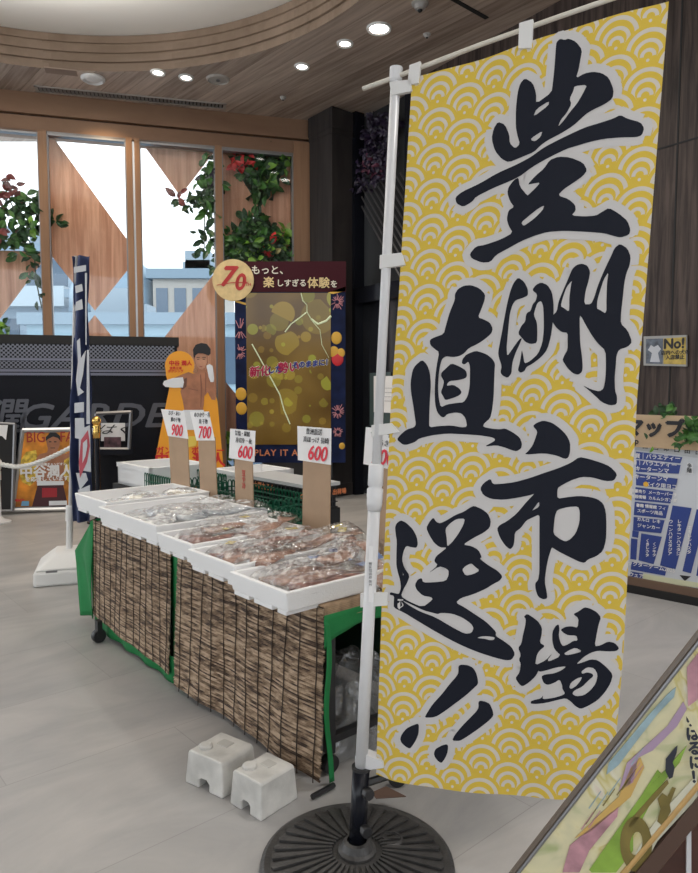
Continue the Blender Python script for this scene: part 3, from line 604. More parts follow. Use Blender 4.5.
def signboard():
    Y = 7.9; e = empty('digital_sign', (D(290, 480, Y).x, Y, 0), 'tall digital sign with maroon header, round gold emblem and bokeh screen', 'sign')
    B = lambda x0, y0, x1, y1, o, t: (lambda a, b: ((a.x, Y-o-t, b.z), (b.x, Y-o, a.z)))(D(x0, y0, Y), D(x1, y1, Y))
    MB().box(*B(234.5, 262, 345.5, 462.5, 0, -.10)).build('case', M_black, e)
    navy = mat('navy_print', (.006, .012, .05), .5, spec=.15, var=.5, vscale=6)
    MB().box(*B(234.5, 283, 345.5, 462.5, .0, .006)).build('surround', navy, e)
    MB().box(*B(231.5, 261.5, 346, 292, .0, .012)).build('header', mat('maroon_print', (.045, .006, .012), .5, spec=.15), e)
    MB().box(*B(246, 293, 331, 444.5, .006, .01)).build('screen', bokeh(), e)
    gold = mat('gold_print', (.72, .52, .22), .45); pk = mat('firework_pink', (.55, .25, .28), .5); ye = mat('balloon_gold', (.62, .36, .04), .35); rd = mat('balloon_red', (.55, .02, .03), .35)
    c = D(233.5, 280.5, Y); rr = 20.3*Y/F
    MB(Matrix.Translation((c.x, Y-.02, c.z)) @ Matrix.Rotation(PI/2, 4, 'X')).lathe([(rr, -.01), (rr, .012)], n=48).build('emblem_disc', mat('emblem_gold', (.62, .47, .23), .4, var=.12, vscale=20), e)
    red = mat('emblem_red', (.42, .02, .02), .4)
    text('emblem_text', '7', .30, red, frame(Vector((c.x-.08, Y-.036, c.z+.03)), (1, 0, .0), (0, 0, 1)), e, .010, .3, sx=1.05)
    text('emblem_text', '0', .25, red, frame(Vector((c.x+.07, Y-.036, c.z-.03)), (1, 0, .0), (0, 0, 1)), e, .008, .2, sx=.95)
    text('emblem_text', 'TH', .045, red, frame(Vector((c.x+.17, Y-.036, c.z-.05)), (1, 0, 0), (0, 0, 1)), e, .001)
    mb = MB(); mb.prism([Vector((c.x+a, Y-.036, c.z+b)) for a, b in ((-.18, -.06), (-.02, -.035), (.15, -.03), (.18, -.02), (.15, -.02), (-.02, -.026), (-.18, -.052))], (0, -.002, 0)); mb.build('emblem_swash', red, e)
    T = lambda nm, s_, x, y, sz, mt, **kw: text(nm, s_, sz, mt, frame(D(x, y, Y-.02), (1, 0, 0), (0, 0, 1)), e, **kw)
    wh = mat('printed_cream', (.72, .70, .62), .5); gt = mat('printed_gold_text', (.70, .55, .28), .5)
    T('header_text', 'もっと、', 270, 270.5, .105, wh, bold=.002); T('header_text', '楽', 268.7, 283, .125, gt, bold=.003); T('header_text', 'しすぎる', 291.5, 283.5, .085, wh, bold=.002, sp=1.0)
    T('header_text', '体験', 318.5, 283.5, .125, gt, bold=.003); T('header_text', 'を', 334, 284.5, .085, wh, bold=.002)
    for mm_, bo_, dy_ in ((mat('slogan_white', (.60, .60, .50), .5), .011, .016), (None, .004, .024)):
        for st_, x_, y_, z_, c_ in (('新化', 259.5, 372, .12, 'slogan_red'), ('した', 274.5, 370, .085, 'slogan_blue'), ('勢い', 288, 368, .125, 'slogan_red'), ('そのままに！', 311.5, 364, .075, 'slogan_blue')):
            cm_ = mm_ or mat(c_, (.42, .01, .07) if c_ == 'slogan_red' else (.03, .05, .26), .5)
            text('screen_text' if not mm_ else 'screen_text_outline', st_, z_, cm_, frame(D(x_, y_, Y-dy_), (1, 0, .10), (0, 0, 1)), e, bold=bo_, shear=.15)
    qx = lambda x, y, o: D(x, y, Y-o)
    mb = MB(); lp = [(301, 293), (303, 301), (307, 305), (307, 312), (313, 322), (320, 330), (322, 345), (329, 358)]; mb.tube([qx(a, b, .018) for a, b in lp], [.018, .024, .014, .02, .013, .012, .013, .007], 5, sq=.3)
    mb.tube([qx(a, b, .018) for a, b in ((311, 319), (318, 324), (326, 321), (331, 316))], .012, 5); mb.tube([qx(a, b, .018) for a, b in ((307, 312), (298, 319), (291, 324), (285, 332))], .007, 5)
    mb.tube([qx(a, b, .018) for a, b in ((252, 344), (262, 362), (272, 380), (280, 395), (284, 410), (290, 424))], .007, 5); mb.build('lightning', mat('lightning', (.42, .48, .32), .5, emit=.25), e)
    mb = MB(); rnd = random.Random(4)
    for x, y, r_ in ((337, 302, 9), (240, 330, 12), (338, 412, 9), (240, 352, 8), (338, 432, 6)):
        mb = MB()
        for k in range(22):
            a = 2*PI*k/22+rnd.random()*.2; r2 = r_*rnd.uniform(.6, 1); p0 = (x+math.cos(a)*2, y+math.sin(a)*2); p1 = (x+math.cos(a)*r2, y+math.sin(a)*r2)
            if all(234.8 < q < 246 or 331 < q < 345 for q in (p0[0], p1[0])): mb.tube([qx(*p0, .008), qx(*p1, .008)], .004, 4)
        mb.build('firework_print', pk, e)
    for x, y, r_, mt in ((336.5, 338, 5.4, ye), (334, 352, 5, ye), (341, 353, 4, ye), (337.5, 359, 6, rd), (241, 394, 5.6, ye), (241.5, 408.5, 5.5, ye), (342, 446, 3, ye)):
        p = D(x, y, Y-.006); MB().ball((p.x, p.y, p.z), (r_*Y/F, .006, r_*1.15*Y/F), 16, 8).build('balloon_print', mt, e, smooth=True)
    mb = MB(); mb.prism([qx(a, b, .01) for a, b in ((327, 293), (345.5, 286.5), (345.5, 291), (333, 294))], (0, -.002, 0)); mb.prism([qx(a, b, .01) for a, b in ((235, 300), (246, 303), (246, 305), (235, 302))], (0, -.002, 0)); mb.build('gold_ribbon_print', ye, e)
    T('footer_text', 'PLAY IT AGAIN', 288, 453, .10, mat('footer_orange', (.62, .22, .10), .5), bold=.002, sp=1.15)
    MB().box((D(262, 470, Y).x, Y-.0, 0), (D(318, 470, Y).x, Y+.3, .5)).build('stand', M_blackm, e)
signboard()

# ------------------------------------------------------------------ navy banner on white water base
def navy_banner():
    B0 = Z(52, 584, 0); e = empty('water_base_stand', B0, 'white tank base with slim pole for the folded navy banner', 'banner stand')
    Mx = frame(Vector((-1.905, 4.68, 0)), (.95, .31, 0), (-.31, .95, 0))
    mb = MB(Mx); z1 = .20
    prof = [(-.15, -.16, .0, .0), (.13, .16, 0, 0)]
    mb.hexa([(-.21, -.19, 0), (.11, -.19, 0), (.11, .22, 0), (-.21, .22, 0), (-.205, -.18, .10), (.105, -.18, .10), (.105, .21, .10), (-.205, .21, .10)])
    mb.hexa([(-.205, -.18, .10), (.105, -.18, .10), (.105, .21, .10), (-.205, .21, .10), (-.08, -.08, .20), (.09, -.08, .20), (.09, .14, .20), (-.08, .14, .20)])
    mb.build('tank', M_wplast, e, bevel=.018)
    MB(Mx).box((-.13, -.178, .07), (-.06, -.165, .10)).build('grip', M_steel, e)
    p0 = Vector((-1.93+.065, 4.68, .17)); top = D(76, 256, 4.7)
    p0 = D(69, 556, 4.7); k = p0.lerp(top, .12)
    MB().tube([p0-Vector((0, 0, .02)), k], .022, 12).build('socket', M_wplast, e)
    MB().tube([k, k+(top-k)*.06], .028, 12).build('collar', M_wplast, e)
    MB().tube([k, top], .012, 10).build('pole', mat('pole_grey', (.55, .54, .53), .4), e)
    # folded flag
    cols = []
    def fn(u, v):
        y = 256+v*266; xl = 72+3.0*v*.0; xr = 89+1.5*v; x = xl+(xr-xl)*u
        p = D(x, y, 4.66); return p+Vector((0, .035*math.sin(u*9+1.2*math.sin(v*7))+.01*math.sin(v*31+u*5), 0))
    o = MB().grid(fn, 24, 60).build('folded_banner', mat('navy_cloth', (.035, .05, .13), .7, var=.3, vscale=6), smooth=True, solid=.003)
    tag(o, 'narrow folded navy banner with white brush marks left of the fish table', 'banner')
    def patch(pts, m, nm, o_=0):
        mb = MB(); mb.prism([D(x, y, 4.60-o_) for x, y in pts], (0, -.0015, 0)); mb.build(nm, m, o)
    wh = mat('cloth_white', (.62, .64, .68), .7)
    for pts in ([(74, 267), (86, 265), (86, 271), (74, 273)], [(75, 286), (82, 284), (83, 291), (76, 293)], [(76, 302), (82, 299), (83, 309), (75, 311)], [(77, 341), (80, 338), (81, 358), (86, 350), (83, 375), (80, 388), (84, 392), (78, 396), (76, 380), (78, 362)],
                [(85, 273), (87, 273), (86.6, 345), (85.6, 345)], [(74.5, 403), (84, 402), (84, 412), (74.5, 413)], [(75, 418), (84, 418), (85, 440), (75, 438)], [(87, 350), (89, 350), (90, 424), (86.5, 424)], [(76, 473), (86, 473), (88, 480), (80, 490)], [(78, 490), (90, 485), (90, 512), (80, 510)]): patch(pts, wh, 'brush_mark')
    patch([(79, 430), (90, 425), (91, 472), (79, 470)], wh, 'brush_mark', .0022)
    patch([(81, 440), (88, 430), (90, 446), (87, 462), (80, 478), (79, 462)], mat('cloth_red', (.55, .10, .13), .7), 'red_stamp', .004)
    patch([(83, 443), (87, 439), (87.5, 446), (85.5, 456), (82.5, 463)], wh, 'red_stamp_center', .008)
navy_banner()

# ------------------------------------------------------------------ fish table
K = Vector((-.079, 2.206, 0)); ds = Vector((-.657, .754, 0)).normalized(); dt = Vector((.754, .657, 0)).normalized()
def T(s, t, z=0): return K+ds*s+dt*t+Vector((0, 0, z))
tb = empty('display_table', T(.95, .4), 'wheeled display table skirted with reed blinds and green cloth', 'table')
MT = frame(K, -ds, dt)     # x = -s, y = t, z up
def TBX(mb, s0, s1, t0, t1, z0, z1): mb.box((-s1, t0, z0), (-s0, t1, z1)); return mb
TBX(MB(MT), .01, 1.93, .02, .62, .565, .592).build('tabletop', mat('table_board', (.30, .24, .18), .7), tb)
for s_, t_ in ((.05, .06), (.05, .57), (1.87, .06), (1.87, .57)):
    l_ = TBX(MB(MT), s_-.015, s_+.015, t_-.015, t_+.015, .07, .57).build('leg', M_blackp, tb)
    c = T(s_, t_, 0); mb = MB(frame(c+Vector((0, 0, .032)), dt, (0, 0, 1))); mb.lathe([(.012, -.016), (.03, -.016), (.032, -.01), (.032, .01), (.03, .016), (.012, .016)], n=20); mb.build('caster', M_blackp, tb)
c = Z(99, 642, 0); mb = MB(frame(c+Vector((0, 0, .034)), dt, (0, 0, 1))); mb.lathe([(.012, -.018), (.032, -.018), (.036, -.01), (.036, .01), (.032, .018), (.012, .018)], n=20); mb.box((-.012, .0, -.02), (.012, .08, .02)); mb.build('caster', M_blackp, tb)
mb = TBX(MB(MT), .04, .07, .05, .57, .10, .125); TBX(mb, .04, 1.9, .56, .58, .1, .125); mb.build('lower_rail', M_blackp, tb)
# reed blinds
def reed_mat():
    m = bpy.data.materials.new('reed'); m.use_nodes = True; N, L = nodes(m); b = N['Principled BSDF']; b.inputs['Roughness'].default_value = .6; k = M_(m)
    uv = N.new('ShaderNodeUVMap'); sp = N.new('ShaderNodeSeparateXYZ'); L.new(uv.outputs[0], sp.inputs[0])
    row = k.op('FLOOR', sp.outputs[1]); rnd = k.op('FRACT', k.op('MULTIPLY', k.op('SINE', k.op('MULTIPLY', row, 12.9898)), 4375.85))
    cb = N.new('ShaderNodeCombineXYZ'); L.new(k.op('ADD', k.op('MULTIPLY', sp.outputs[0], 15), k.op('MULTIPLY', rnd, 91)), cb.inputs[0]); L.new(k.op('MULTIPLY', row, 3.7), cb.inputs[1])
    nz = N.new('ShaderNodeTexNoise'); nz.inputs['Scale'].default_value = 1; nz.inputs['Detail'].default_value = 3; L.new(cb.outputs[0], nz.inputs[0])
    rp = N.new('ShaderNodeValToRGB'); el = rp.color_ramp.elements; el[0].position = .36; el[0].color = (.055, .03, .018, 1); el[1].position = .64; el[1].color = (.56, .42, .29, 1); x = el.new(.50); x.color = (.27, .18, .11, 1)
    L.new(k.op('ADD', nz.outputs[0], k.op('MULTIPLY', k.op('SUBTRACT', rnd, .5), .22)), rp.inputs[0]); L.new(rp.outputs[0], b.inputs['Base Color']); return m
M_reed = reed_mat()
def blind(sA, sB, zb_a, zb_b, ztop, toff, nstr, wave, nm='reed_blind'):
    pitch = .0062; nrow = int((ztop-.02)/pitch); mb = MB(); uvs = []; nu = 26; rnd = random.Random(int(sA*10)); vs = []; fs = []
    for r in range(nrow):
        z1 = ztop-r*pitch; j0, j1 = rnd.uniform(-.006, .006), rnd.uniform(-.006, .006)
        zb = zb_a+(zb_b-zb_a)*.5
        if z1 < min(zb_a, zb_b): break
        b = len(vs); ring = [(.003, .0), (-.0022, -pitch*.22), (-.0034, -pitch*.5), (-.0022, -pitch*.78), (.003, -pitch*1.0)]
        for i in range(nu+1):
            s_ = sA+(sB-sA)*i/nu+(j0 if i == 0 else j1 if i == nu else 0); f = (z1-0)/ztop
            zz_ = z1-(ztop-z1)/(ztop)*((zb_a+(zb_b-zb_a)*i/nu)-min(zb_a, zb_b))*-1
            off = toff-wave*(1-f)*(.5+.5*math.sin(s_*9))-.012*(1-f)+.004*math.sin(s_*23+z1*5)
            for t_, dz in ring: vs.append(T(s_, off+t_, zz_+dz))
        for i in range(nu):
            for q in range(4): fs.append((b+i*5+q, b+i*5+q+1, b+(i+1)*5+q+1, b+(i+1)*5+q)); uvs.append((r, i))
    mb.add(vs, fs); o = mb.build(nm, M_reed, tb, smooth=True); me = o.data; ul = me.uv_layers.new(name='UVMap')
    for p, (r, i) in zip(me.polygons, uvs):
        for li in p.loop_indices:
            v = me.vertices[me.loops[li].vertex_index].co; ul.data[li].uv = ((v+LOC[tb.name]-K).dot(ds), r+.5)
    mb = MB()
    for i in range(nstr):
        s_ = sA+(sB-sA)*(i+.35)/nstr; pp = []
        for k in range(9):
            f = 1-k/8; zb = zb_a+(zb_b-zb_a)*(i+.35)/nstr; z_ = zb+(ztop-zb)*f
            pp.append(T(s_+.003*math.sin(k*2+i), toff-wave*(1-f)*(.5+.5*math.sin(s_*9))-.012*(1-f)+.004*math.sin(s_*23+z_*5)-.006, z_))
        mb.tube(pp, .0021, 5)
    s = mb.build('blind_string', mat('string_dark', (.045, .03, .022), .8), o)
    return o
blind(-.012, .978, .015, .015, .60, -.01, 12, .02)
blind(1.05, 1.93, .045, .10, .60, -.01, 13, .01)
# short blind strip rolled over the near end
mb = MB(); vs = []; fs = []
pitch = .0062
rows = []
for r in range(9):
    z_ = .598-r*pitch*.9
    mb.tube([T(-.012, -.01, z_), T(-.012, .62, z_)], .0032, 6)
mb.build('blind_edge', mat('reed_plain', (.34, .235, .145), .6, var=.5, vscale=18), tb)
# rows of reeds lying over the table top at the near end
mb = MB()
for r in range(14): mb.tube([T(-.01+r*.0062, -.012, .602), T(-.01+r*.0062, .62, .602)], .0031, 6)
mb.build('blind_edge', MATS['reed_plain'], tb)
# green cloth pieces
def cloth(fn, nu, nv, nm='green_cloth', m=None, parent=tb):
    return MB().grid(fn, nu, nv).build(nm, m or M_greenc, parent, smooth=True, solid=.003)
cloth(lambda u, v: T(.93+.17*u, .010+.004*math.sin(u*8), .01+.57*v), 6, 10)                       # between the blinds
cloth(lambda u, v: T(1.03+.90*u, -.008-.008*math.sin(u*26), .002+.02*u+.12*v), 40, 4)       # hem below left blind
def corner(u, v):
    # flared corner drape at the far end
    z = .6-.53*v; wd = .01+.29*min(1, v*2.6)*(1-.38*max(0, v-.4)/.6); s_ = 1.922+wd*u
    return T(s_, -.012-.02*math.sin(u*5+v*2)*min(1, 2*v), z-.03*u*v)
cloth(corner, 14, 18)
cloth(lambda u, v: T(1.94, -.02+.64*u, .59-.5*v+.01*math.sin(u*18))+ds*(.01*math.sin(u*22)), 30, 6)   # far end skirt
def band(u, v):  # near end top band, scalloped
    low = .062+.05*(abs(1-2*u)**12)+.006*math.sin(u*14)
    return T(-.016-.008*math.sin(u*19)*v, -.014+.63*u, .575-low*v)
cloth(band, 40, 5)
def strip(u, v):
    return T(-.016-.008*math.sin(v*6), -.016+.020*u+.022*v*v+.006*math.sin(v*9), .56-.55*v)
cloth(strip, 5, 24)
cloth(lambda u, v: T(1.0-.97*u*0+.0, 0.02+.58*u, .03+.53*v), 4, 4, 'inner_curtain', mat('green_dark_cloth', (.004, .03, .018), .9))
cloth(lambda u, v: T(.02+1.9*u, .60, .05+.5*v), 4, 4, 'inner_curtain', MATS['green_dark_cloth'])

# plastic film material
def film(name, tint=(1, 1, 1), gloss=.22, rough=.12, tr_=.78, sc=38):
    if name in MATS: return MATS[name]
    m = bpy.data.materials.new(name); m.use_nodes = True; N, L = nodes(m); N.clear()
    t = N.new('ShaderNodeBsdfTransparent'); t.inputs[0].default_value = (*tint, 1); g = N.new('ShaderNodeBsdfGlossy'); g.inputs[1].default_value = rough
    d = N.new('ShaderNodeBsdfDiffuse'); d.inputs[0].default_value = (.75, .77, .8, 1)
    tc = N.new('ShaderNodeTexCoord'); nz = N.new('ShaderNodeTexNoise'); nz.inputs['Scale'].default_value = sc; nz.inputs['Detail'].default_value = 5; nz.inputs['Distortion'].default_value = 1.5; L.new(tc.outputs['Object'], nz.inputs[0])
    bp = N.new('ShaderNodeBump'); bp.inputs['Strength'].default_value = .6; bp.inputs['Distance'].default_value = .012; L.new(nz.outputs[0], bp.inputs['Height']); L.new(bp.outputs[0], g.inputs['Normal'])
    lw = N.new('ShaderNodeLayerWeight'); lw.inputs[0].default_value = .35; L.new(bp.outputs[0], lw.inputs['Normal'])
    k = M_(m); fac = k.op('MINIMUM', k.op('ADD', gloss, k.op('MULTIPLY', lw.outputs['Facing'], .30)), 1)
    m1 = N.new('ShaderNodeMixShader'); L.new(fac, m1.inputs[0]); m1a = N.new('ShaderNodeMixShader'); m1a.inputs[0].default_value = 1-tr_; L.new(t.outputs[0], m1a.inputs[1]); L.new(d.outputs[0], m1a.inputs[2])
    L.new(m1a.outputs[0], m1.inputs[1]); L.new(g.outputs[0], m1.inputs[2]); o = N.new('ShaderNodeOutputMaterial'); L.new(m1.outputs[0], o.inputs[0]); MATS[name] = m; return m
M_film = film('plastic_film', gloss=.10, rough=.05, tr_=.975, sc=16)
M_filmd = film('plastic_dull', (.8, .8, .8), .08, .2, .82, 14)

# bags under the table
for i, (s_, t_, r_, h_, lab) in enumerate(((.16, .22, .13, .19, 'crumpled clear plastic bag under the table near the green strip'), (.30, .42, .17, .24, 'larger crumpled clear bag deeper under the table'))):
    mb = MB(); c = T(s_, t_, 0); rnd = random.Random(i)
    def fn(u, v):
        a = 2*PI*u; th = v*PI*.5; q = 1+.28*noise.noise(Vector((math.cos(a)*2, math.sin(a)*2, v*3+i*5)))
        return c+Vector((r_*q*math.cos(a)*math.cos(th), r_*q*math.sin(a)*math.cos(th), .004+h_*math.sin(th)*q*(1 if v < 1 else 1)))
    tag(mb.grid(fn, 30, 12).build('plastic_bag', M_filmd), lab, 'bag', 'clear bags stored under the table')

# ------------------------------------------------------------------ foam trays
def tray(s0, s1, t0, t1, zr, h, lab, par=None, rot=0):
    c = T((s0+s1)/2, (t0+t1)/2, zr-h); e = empty('foam_tray', c, lab, 'tray', 'white foam trays of fish on the table')
    Mx = Matrix.Translation(c) @ Matrix.Rotation(rot, 4, 'Z') @ frame(Vector((0, 0, 0)), -ds, dt)
    a, b = (s1-s0)/2, (t1-t0)/2; th = .018; ia, ib = a-th, b-th; k = .965; zb = .018
    mb = MB(Mx)
    # outer walls, rim, inner walls, inner floor
    def rect(x, y, z): return [(-x, -y, z), (x, -y, z), (x, y, z), (-x, y, z)]
    rings = [rect(a*k, b*k, .008), rect(a, b, h), rect(ia, ib, h), rect(ia*k, ib*k, zb+.004)]
    vs = [p for r in rings for p in r]; fs = [(0, 3, 2, 1), (12, 13, 14, 15)]
    for i in range(3):
        for j in range(4): fs.append((i*4+j, i*4+(j+1) % 4, (i+1)*4+(j+1) % 4, (i+1)*4+j))
    mb.add(vs, fs)
    o = mb.build('body', M_foam, e, bevel=.004)
    mb = MB(Mx)
    for x0, x1 in ((-a*k+.01, -a*.35), (-a*.18, a*.45), (a*.62, a*k-.01)):
        mb.box((x0, -b*k, -.006), (x1, b*k, .009))
    mb.build('foot', M_foam, e, bevel=.002)
    return Mx
TR = []
tray(.0, .335, -.150, .40, .672, .072, 'foam tray nearest the white pole holding long dried fish')
tray(.35, .69, -.118, .44, .682, .072, 'foam tray second from the pole end holding bagged dried fish')
tray(.70, 1.005, -.095, .46, .692, .072, 'foam tray in the middle of row, left of second tray')
tray(1.045, 1.69, -.075, .50, .71, .085, 'long foam tray of silvery round packs at the far half')
tray(1.70, 2.135, -.03, .56, .722, .09, 'foam tray at the far left end of the row with yellowish packs')

# ------------------------------------------------------------------ fish packets
def fishmat(nm, c1, c2, sc=9, st=(1, 6, 1)):
    m = bpy.data.materials.new(nm); m.use_nodes = True; N, L = nodes(m); b = N['Principled BSDF']; b.inputs['Roughness'].default_value = .4
    tc = N.new('ShaderNodeTexCoord'); mp = N.new('ShaderNodeMapping'); mp.inputs['Scale'].default_value = st; nz = N.new('ShaderNodeTexNoise'); nz.inputs['Scale'].default_value = sc; nz.inputs['Detail'].default_value = 5
    L.new(tc.outputs['Object'], mp.inputs[0]); L.new(mp.outputs[0], nz.inputs[0]); rp = N.new('ShaderNodeValToRGB'); rp.color_ramp.elements[0].position = .35; rp.color_ramp.elements[1].position = .65
    rp.color_ramp.elements[0].color = (*c1, 1); rp.color_ramp.elements[1].color = (*c2, 1); L.new(nz.outputs[0], rp.inputs[0]); L.new(rp.outputs[0], b.inputs['Base Color']); MATS[nm] = m; return m
FB = [fishmat('dried_fish', (.20, .095, .07), (.52, .31, .225)), fishmat('dried_fish_dark', (.12, .045, .04), (.40, .20, .155)), fishmat('silver_fish', (.16, .19, .22), (.55, .58, .60)), fishmat('yellow_fish', (.25, .22, .12), (.62, .56, .38))]
def fish_mesh(L_, Wd, th, Mx, seed=0):
    """opened dried fish lying flat: head, body, tail fork"""
    mb = MB(Mx); n = 22; m_ = 12; vs = []; fs = []; rnd = random.Random(seed); ph = rnd.random()*6
    for i in range(n+1):
        x = i/n
        if x < .16: wd = .45+.55*math.sqrt(max(0, x/.16))*.9
        elif x < .8: wd = .95+.05*math.sin((x-.16)/.64*PI)-.70*((x-.16)/.64)**1.7
        else: wd = .25+.75*((x-.8)/.2)**1.2*.8
        hh = th*(1 if x < .6 else 1-.75*min(1, (x-.6)/.22)); hh = max(hh, th*.22); bend = .06*L_*math.sin(x*3+ph)
        if x < .02: wd *= .5
        for k in range(m_):
            a = 2*PI*k/m_; cx, cz = math.cos(a), math.sin(a); tailcut = .05*L_*abs(cx) if i == n else 0
            ridge = 1+.25*math.cos(a*3)*(x < .75)
            vs.append((-L_/2+x*L_+tailcut, Wd/2*wd*cx+bend, th*.6+hh*.5*cz*ridge+.006*math.sin(x*9+ph)))
    for i in range(n):
        for k in range(m_): fs.append((i*m_+k, i*m_+(k+1) % m_, (i+1)*m_+(k+1) % m_, (i+1)*m_+k))
    fs += [tuple(range(m_-1, -1, -1)), tuple(n*m_+k for k in range(m_))]
    return mb.add(vs, fs)
def bag_mesh(L_, Wd, hgt, Mx, seed, wr=.012, tail=True):
    mb = MB(Mx); rnd = random.Random(seed); o = Vector((rnd.random()*50, rnd.random()*50, 0))
    def fn(u, v):
        x, y = 2*u-1, 2*v-1
        d_ = (1-abs(x)**3.5)*(1-abs(y)**3.0); z = .003+hgt*max(0, d_)**.6
        p = Vector((x*L_*9, y*Wd*9, 0))+o; r1 = 1-abs(noise.noise(p*1.3))*2; r2 = 1-abs(noise.noise(p*3.1+o))*2
        z += wr*(r1*.9+r2*.5)*(.35+.65*min(1, 1.6*(1-max(abs(x), abs(y))**4)))+.004
        edge = 1+.06*noise.noise(p*.9)
        return (x*L_/2*edge, y*Wd/2*edge, max(.002, z))
    return mb.grid(fn, 34, 22)
def packet(s_, t_, z_, L_, Wd, ang, kind, lab, seed, th=.022, lb=None, tilt=0, group='bagged dried fish', nf=1):
    c = T(s_, t_, z_); e = empty('fish_packet', c, lab, 'packaged fish', group)
    Mx = Matrix.Translation(c) @ frame(Vector(), dt, ds) @ Matrix.Rotation(ang, 4, 'Z') @ Matrix.Rotation(tilt, 4, 'Y')
    for q in range(nf):
        off = (q-(nf-1)/2)*Wd*.8
        fish_mesh(L_, Wd*(1 if nf == 1 else .8), th, Mx @ Matrix.Translation((0, off, .004)) @ Matrix.Rotation((q-(nf-1)/2)*.15, 4, 'Z'), seed+q).build('fish', FB[kind], e, smooth=True)
    bag_mesh(L_*1.12, Wd*(1.45 if nf == 1 else 1.0*nf+.5), th*1.9, Mx, seed).build('plastic_bag', M_film, e, smooth=False)
    if lb:
        lx, ly, lc = lb; h = th*1.9+.006
        MB(Mx @ Matrix.Translation((lx*L_, ly*Wd, h)) @ Matrix.Rotation(.4*math.sin(seed), 4, 'Z')).box((-.024, -.016, 0), (.024, .016, .0012)).build('sticker', lc, e)
    return e
blu = mat('sticker_blue', (.12, .22, .50), .4, var=.5, vscale=60); yel = mat('sticker_yellow', (.62, .50, .12), .4, var=.4, vscale=60); nav = mat('sticker_navy', (.03, .05, .16), .4); whs = mat('sticker_white', (.7, .7, .68), .4, var=.3, vscale=80)
# nearest tray (s 0..0.335)
z0 = .628
packet(.255, .09, z0, .34, .10, .12, 0, 'long brown dried fish bag lying along the left of the nearest tray', 11, lb=(.3, .2, blu))
packet(.15, .10, z0+.012, .36, .11, -.10, 0, 'broad pale dried fish bag in the middle of the nearest tray', 12, lb=(.32, .1, blu))
packet(.06, .10, z0+.01, .36, .075, .02, 1, 'slim reddish fish bag along the right wall of nearest tray', 13, lb=(.36, .1, blu))
packet(.20, .26, z0+.045, .30, .12, .5, 0, 'dried fish bag piled at the back of the nearest tray', 14, .02, lb=(-.2, .2, nav))
packet(.05, .29, z0+.03, .26, .11, 1.2, 0, 'upright leaning fish bag behind the white pole', 15, lb=(.1, .1, blu), tilt=-.45)
packet(.30, .36, z0+.05, .26, .09, .9, 1, 'dried fish bag overlapping second tray at the back', 16, lb=(.3, .2, yel), tilt=-.2)
# second tray (.35...69)
packet(.62, .05, z0+.008, .24, .10, .35, 1, 'dark red dried fish bag at the front left of second tray', 21, lb=(.1, .4, yel))
packet(.50, .08, z0+.014, .30, .11, -.1, 0, 'dried fish bag at the front middle of second tray', 22, lb=(.35, .2, whs))
packet(.40, .12, z0+.03, .32, .12, .25, 0, 'wide dried fish bag at the right side of second tray', 23)
packet(.55, .24, z0+.045, .32, .12, .15, 1, 'dried fish bag piled midway back in second tray', 24, lb=(.2, .2, yel))
packet(.43, .35, z0+.05, .28, .12, -.5, 0, 'dried fish bag with raised corner at the back of second tray', 25, lb=(.25, .2, yel), tilt=-.25)
# middle tray (.70..1.0)
packet(.93, .09, z0+.02, .26, .09, .3, 1, 'dark dried fish bag at the front left of the middle tray', 31)
packet(.82, .10, z0+.026, .28, .10, .0, 1, 'dark dried fish bag at the front right of the middle tray', 32, lb=(.2, .3, yel))
packet(.90, .22, z0+.05, .30, .11, -.2, 0, 'dried fish bag lying across the centre of the middle tray', 33, lb=(.2, .2, yel))
packet(.76, .30, z0+.055, .30, .11, .4, 0, 'dried fish bag at the back right of the middle tray', 34, lb=(.1, .3, whs), tilt=-.12)
# long tray (1.045..1.69): round silver packs
def roundpack(s_, t_, z_, r, kind, lab, seed, ang=0, asp=.8, group='round film wrapped fish packs'):
    c = T(s_, t_, z_); e = empty('film_pack', c, lab, 'packaged fish', group); Mx = Matrix.Translation(c) @ frame(Vector(), dt, ds) @ Matrix.Rotation(ang, 4, 'Z')
    mb = MB(Mx)
    mb.lathe([(r*.9, 0), (r*1.05, .012), (r*1.0, .014), (r*.85, .004), (.002, .004)], n=28, cap=False); mb.build('dish', M_foam, e, smooth=True)
    fish_mesh(r*1.75, r*asp*1.2, .022, Mx @ Matrix.Translation((0, 0, .006)), seed).build('fish', FB[kind], e, smooth=True)
    bag_mesh(r*2.5, r*2.1, .034, Mx, seed, .006).build('film_wrap', film('shiny_wrap', gloss=.28, rough=.08, tr_=.85, sc=18), e)
zl = .655
roundpack(1.50, .10, zl, .095, 2, 'front left silver pack in the long tray', 41, .1)
roundpack(1.27, .09, zl+.004, .10, 2, 'front right silver pack in the long tray', 42, .3)
roundpack(1.36, .20, zl+.03, .12, 2, 'large raised silvery pack on top in long tray', 43, -.2)
packet(1.19, .24, zl+.03, .28, .11, .1, 2, 'bagged silvery fish at the right of long tray', 44, group='long silvery fish bags')
packet(1.12, .36, zl+.045, .30, .11, -.15, 2, 'bagged silvery fish at the back right corner of long tray', 45, lb=(.2, .1, whs), group='long silvery fish bags')
packet(1.40, .40, zl+.03, .28, .10, .2, 2, 'bagged silvery fish at the back left of long tray', 46, group='long silvery fish bags')
zl = .66
roundpack(1.86, .10, zl, .085, 3, 'yellowish pack at the front right of the far tray', 51, .2)
roundpack(2.00, .28, zl+.004, .085, 3, 'yellowish pack in the middle of the far tray', 52, .8)
roundpack(1.80, .33, zl+.006, .095, 3, 'yellowish pack with bright glare at the back right of far tray', 53, -.2)
roundpack(1.88, .48, zl+.02, .085, 3, 'small yellowish pack at the back wall of far tray', 54, -.5)

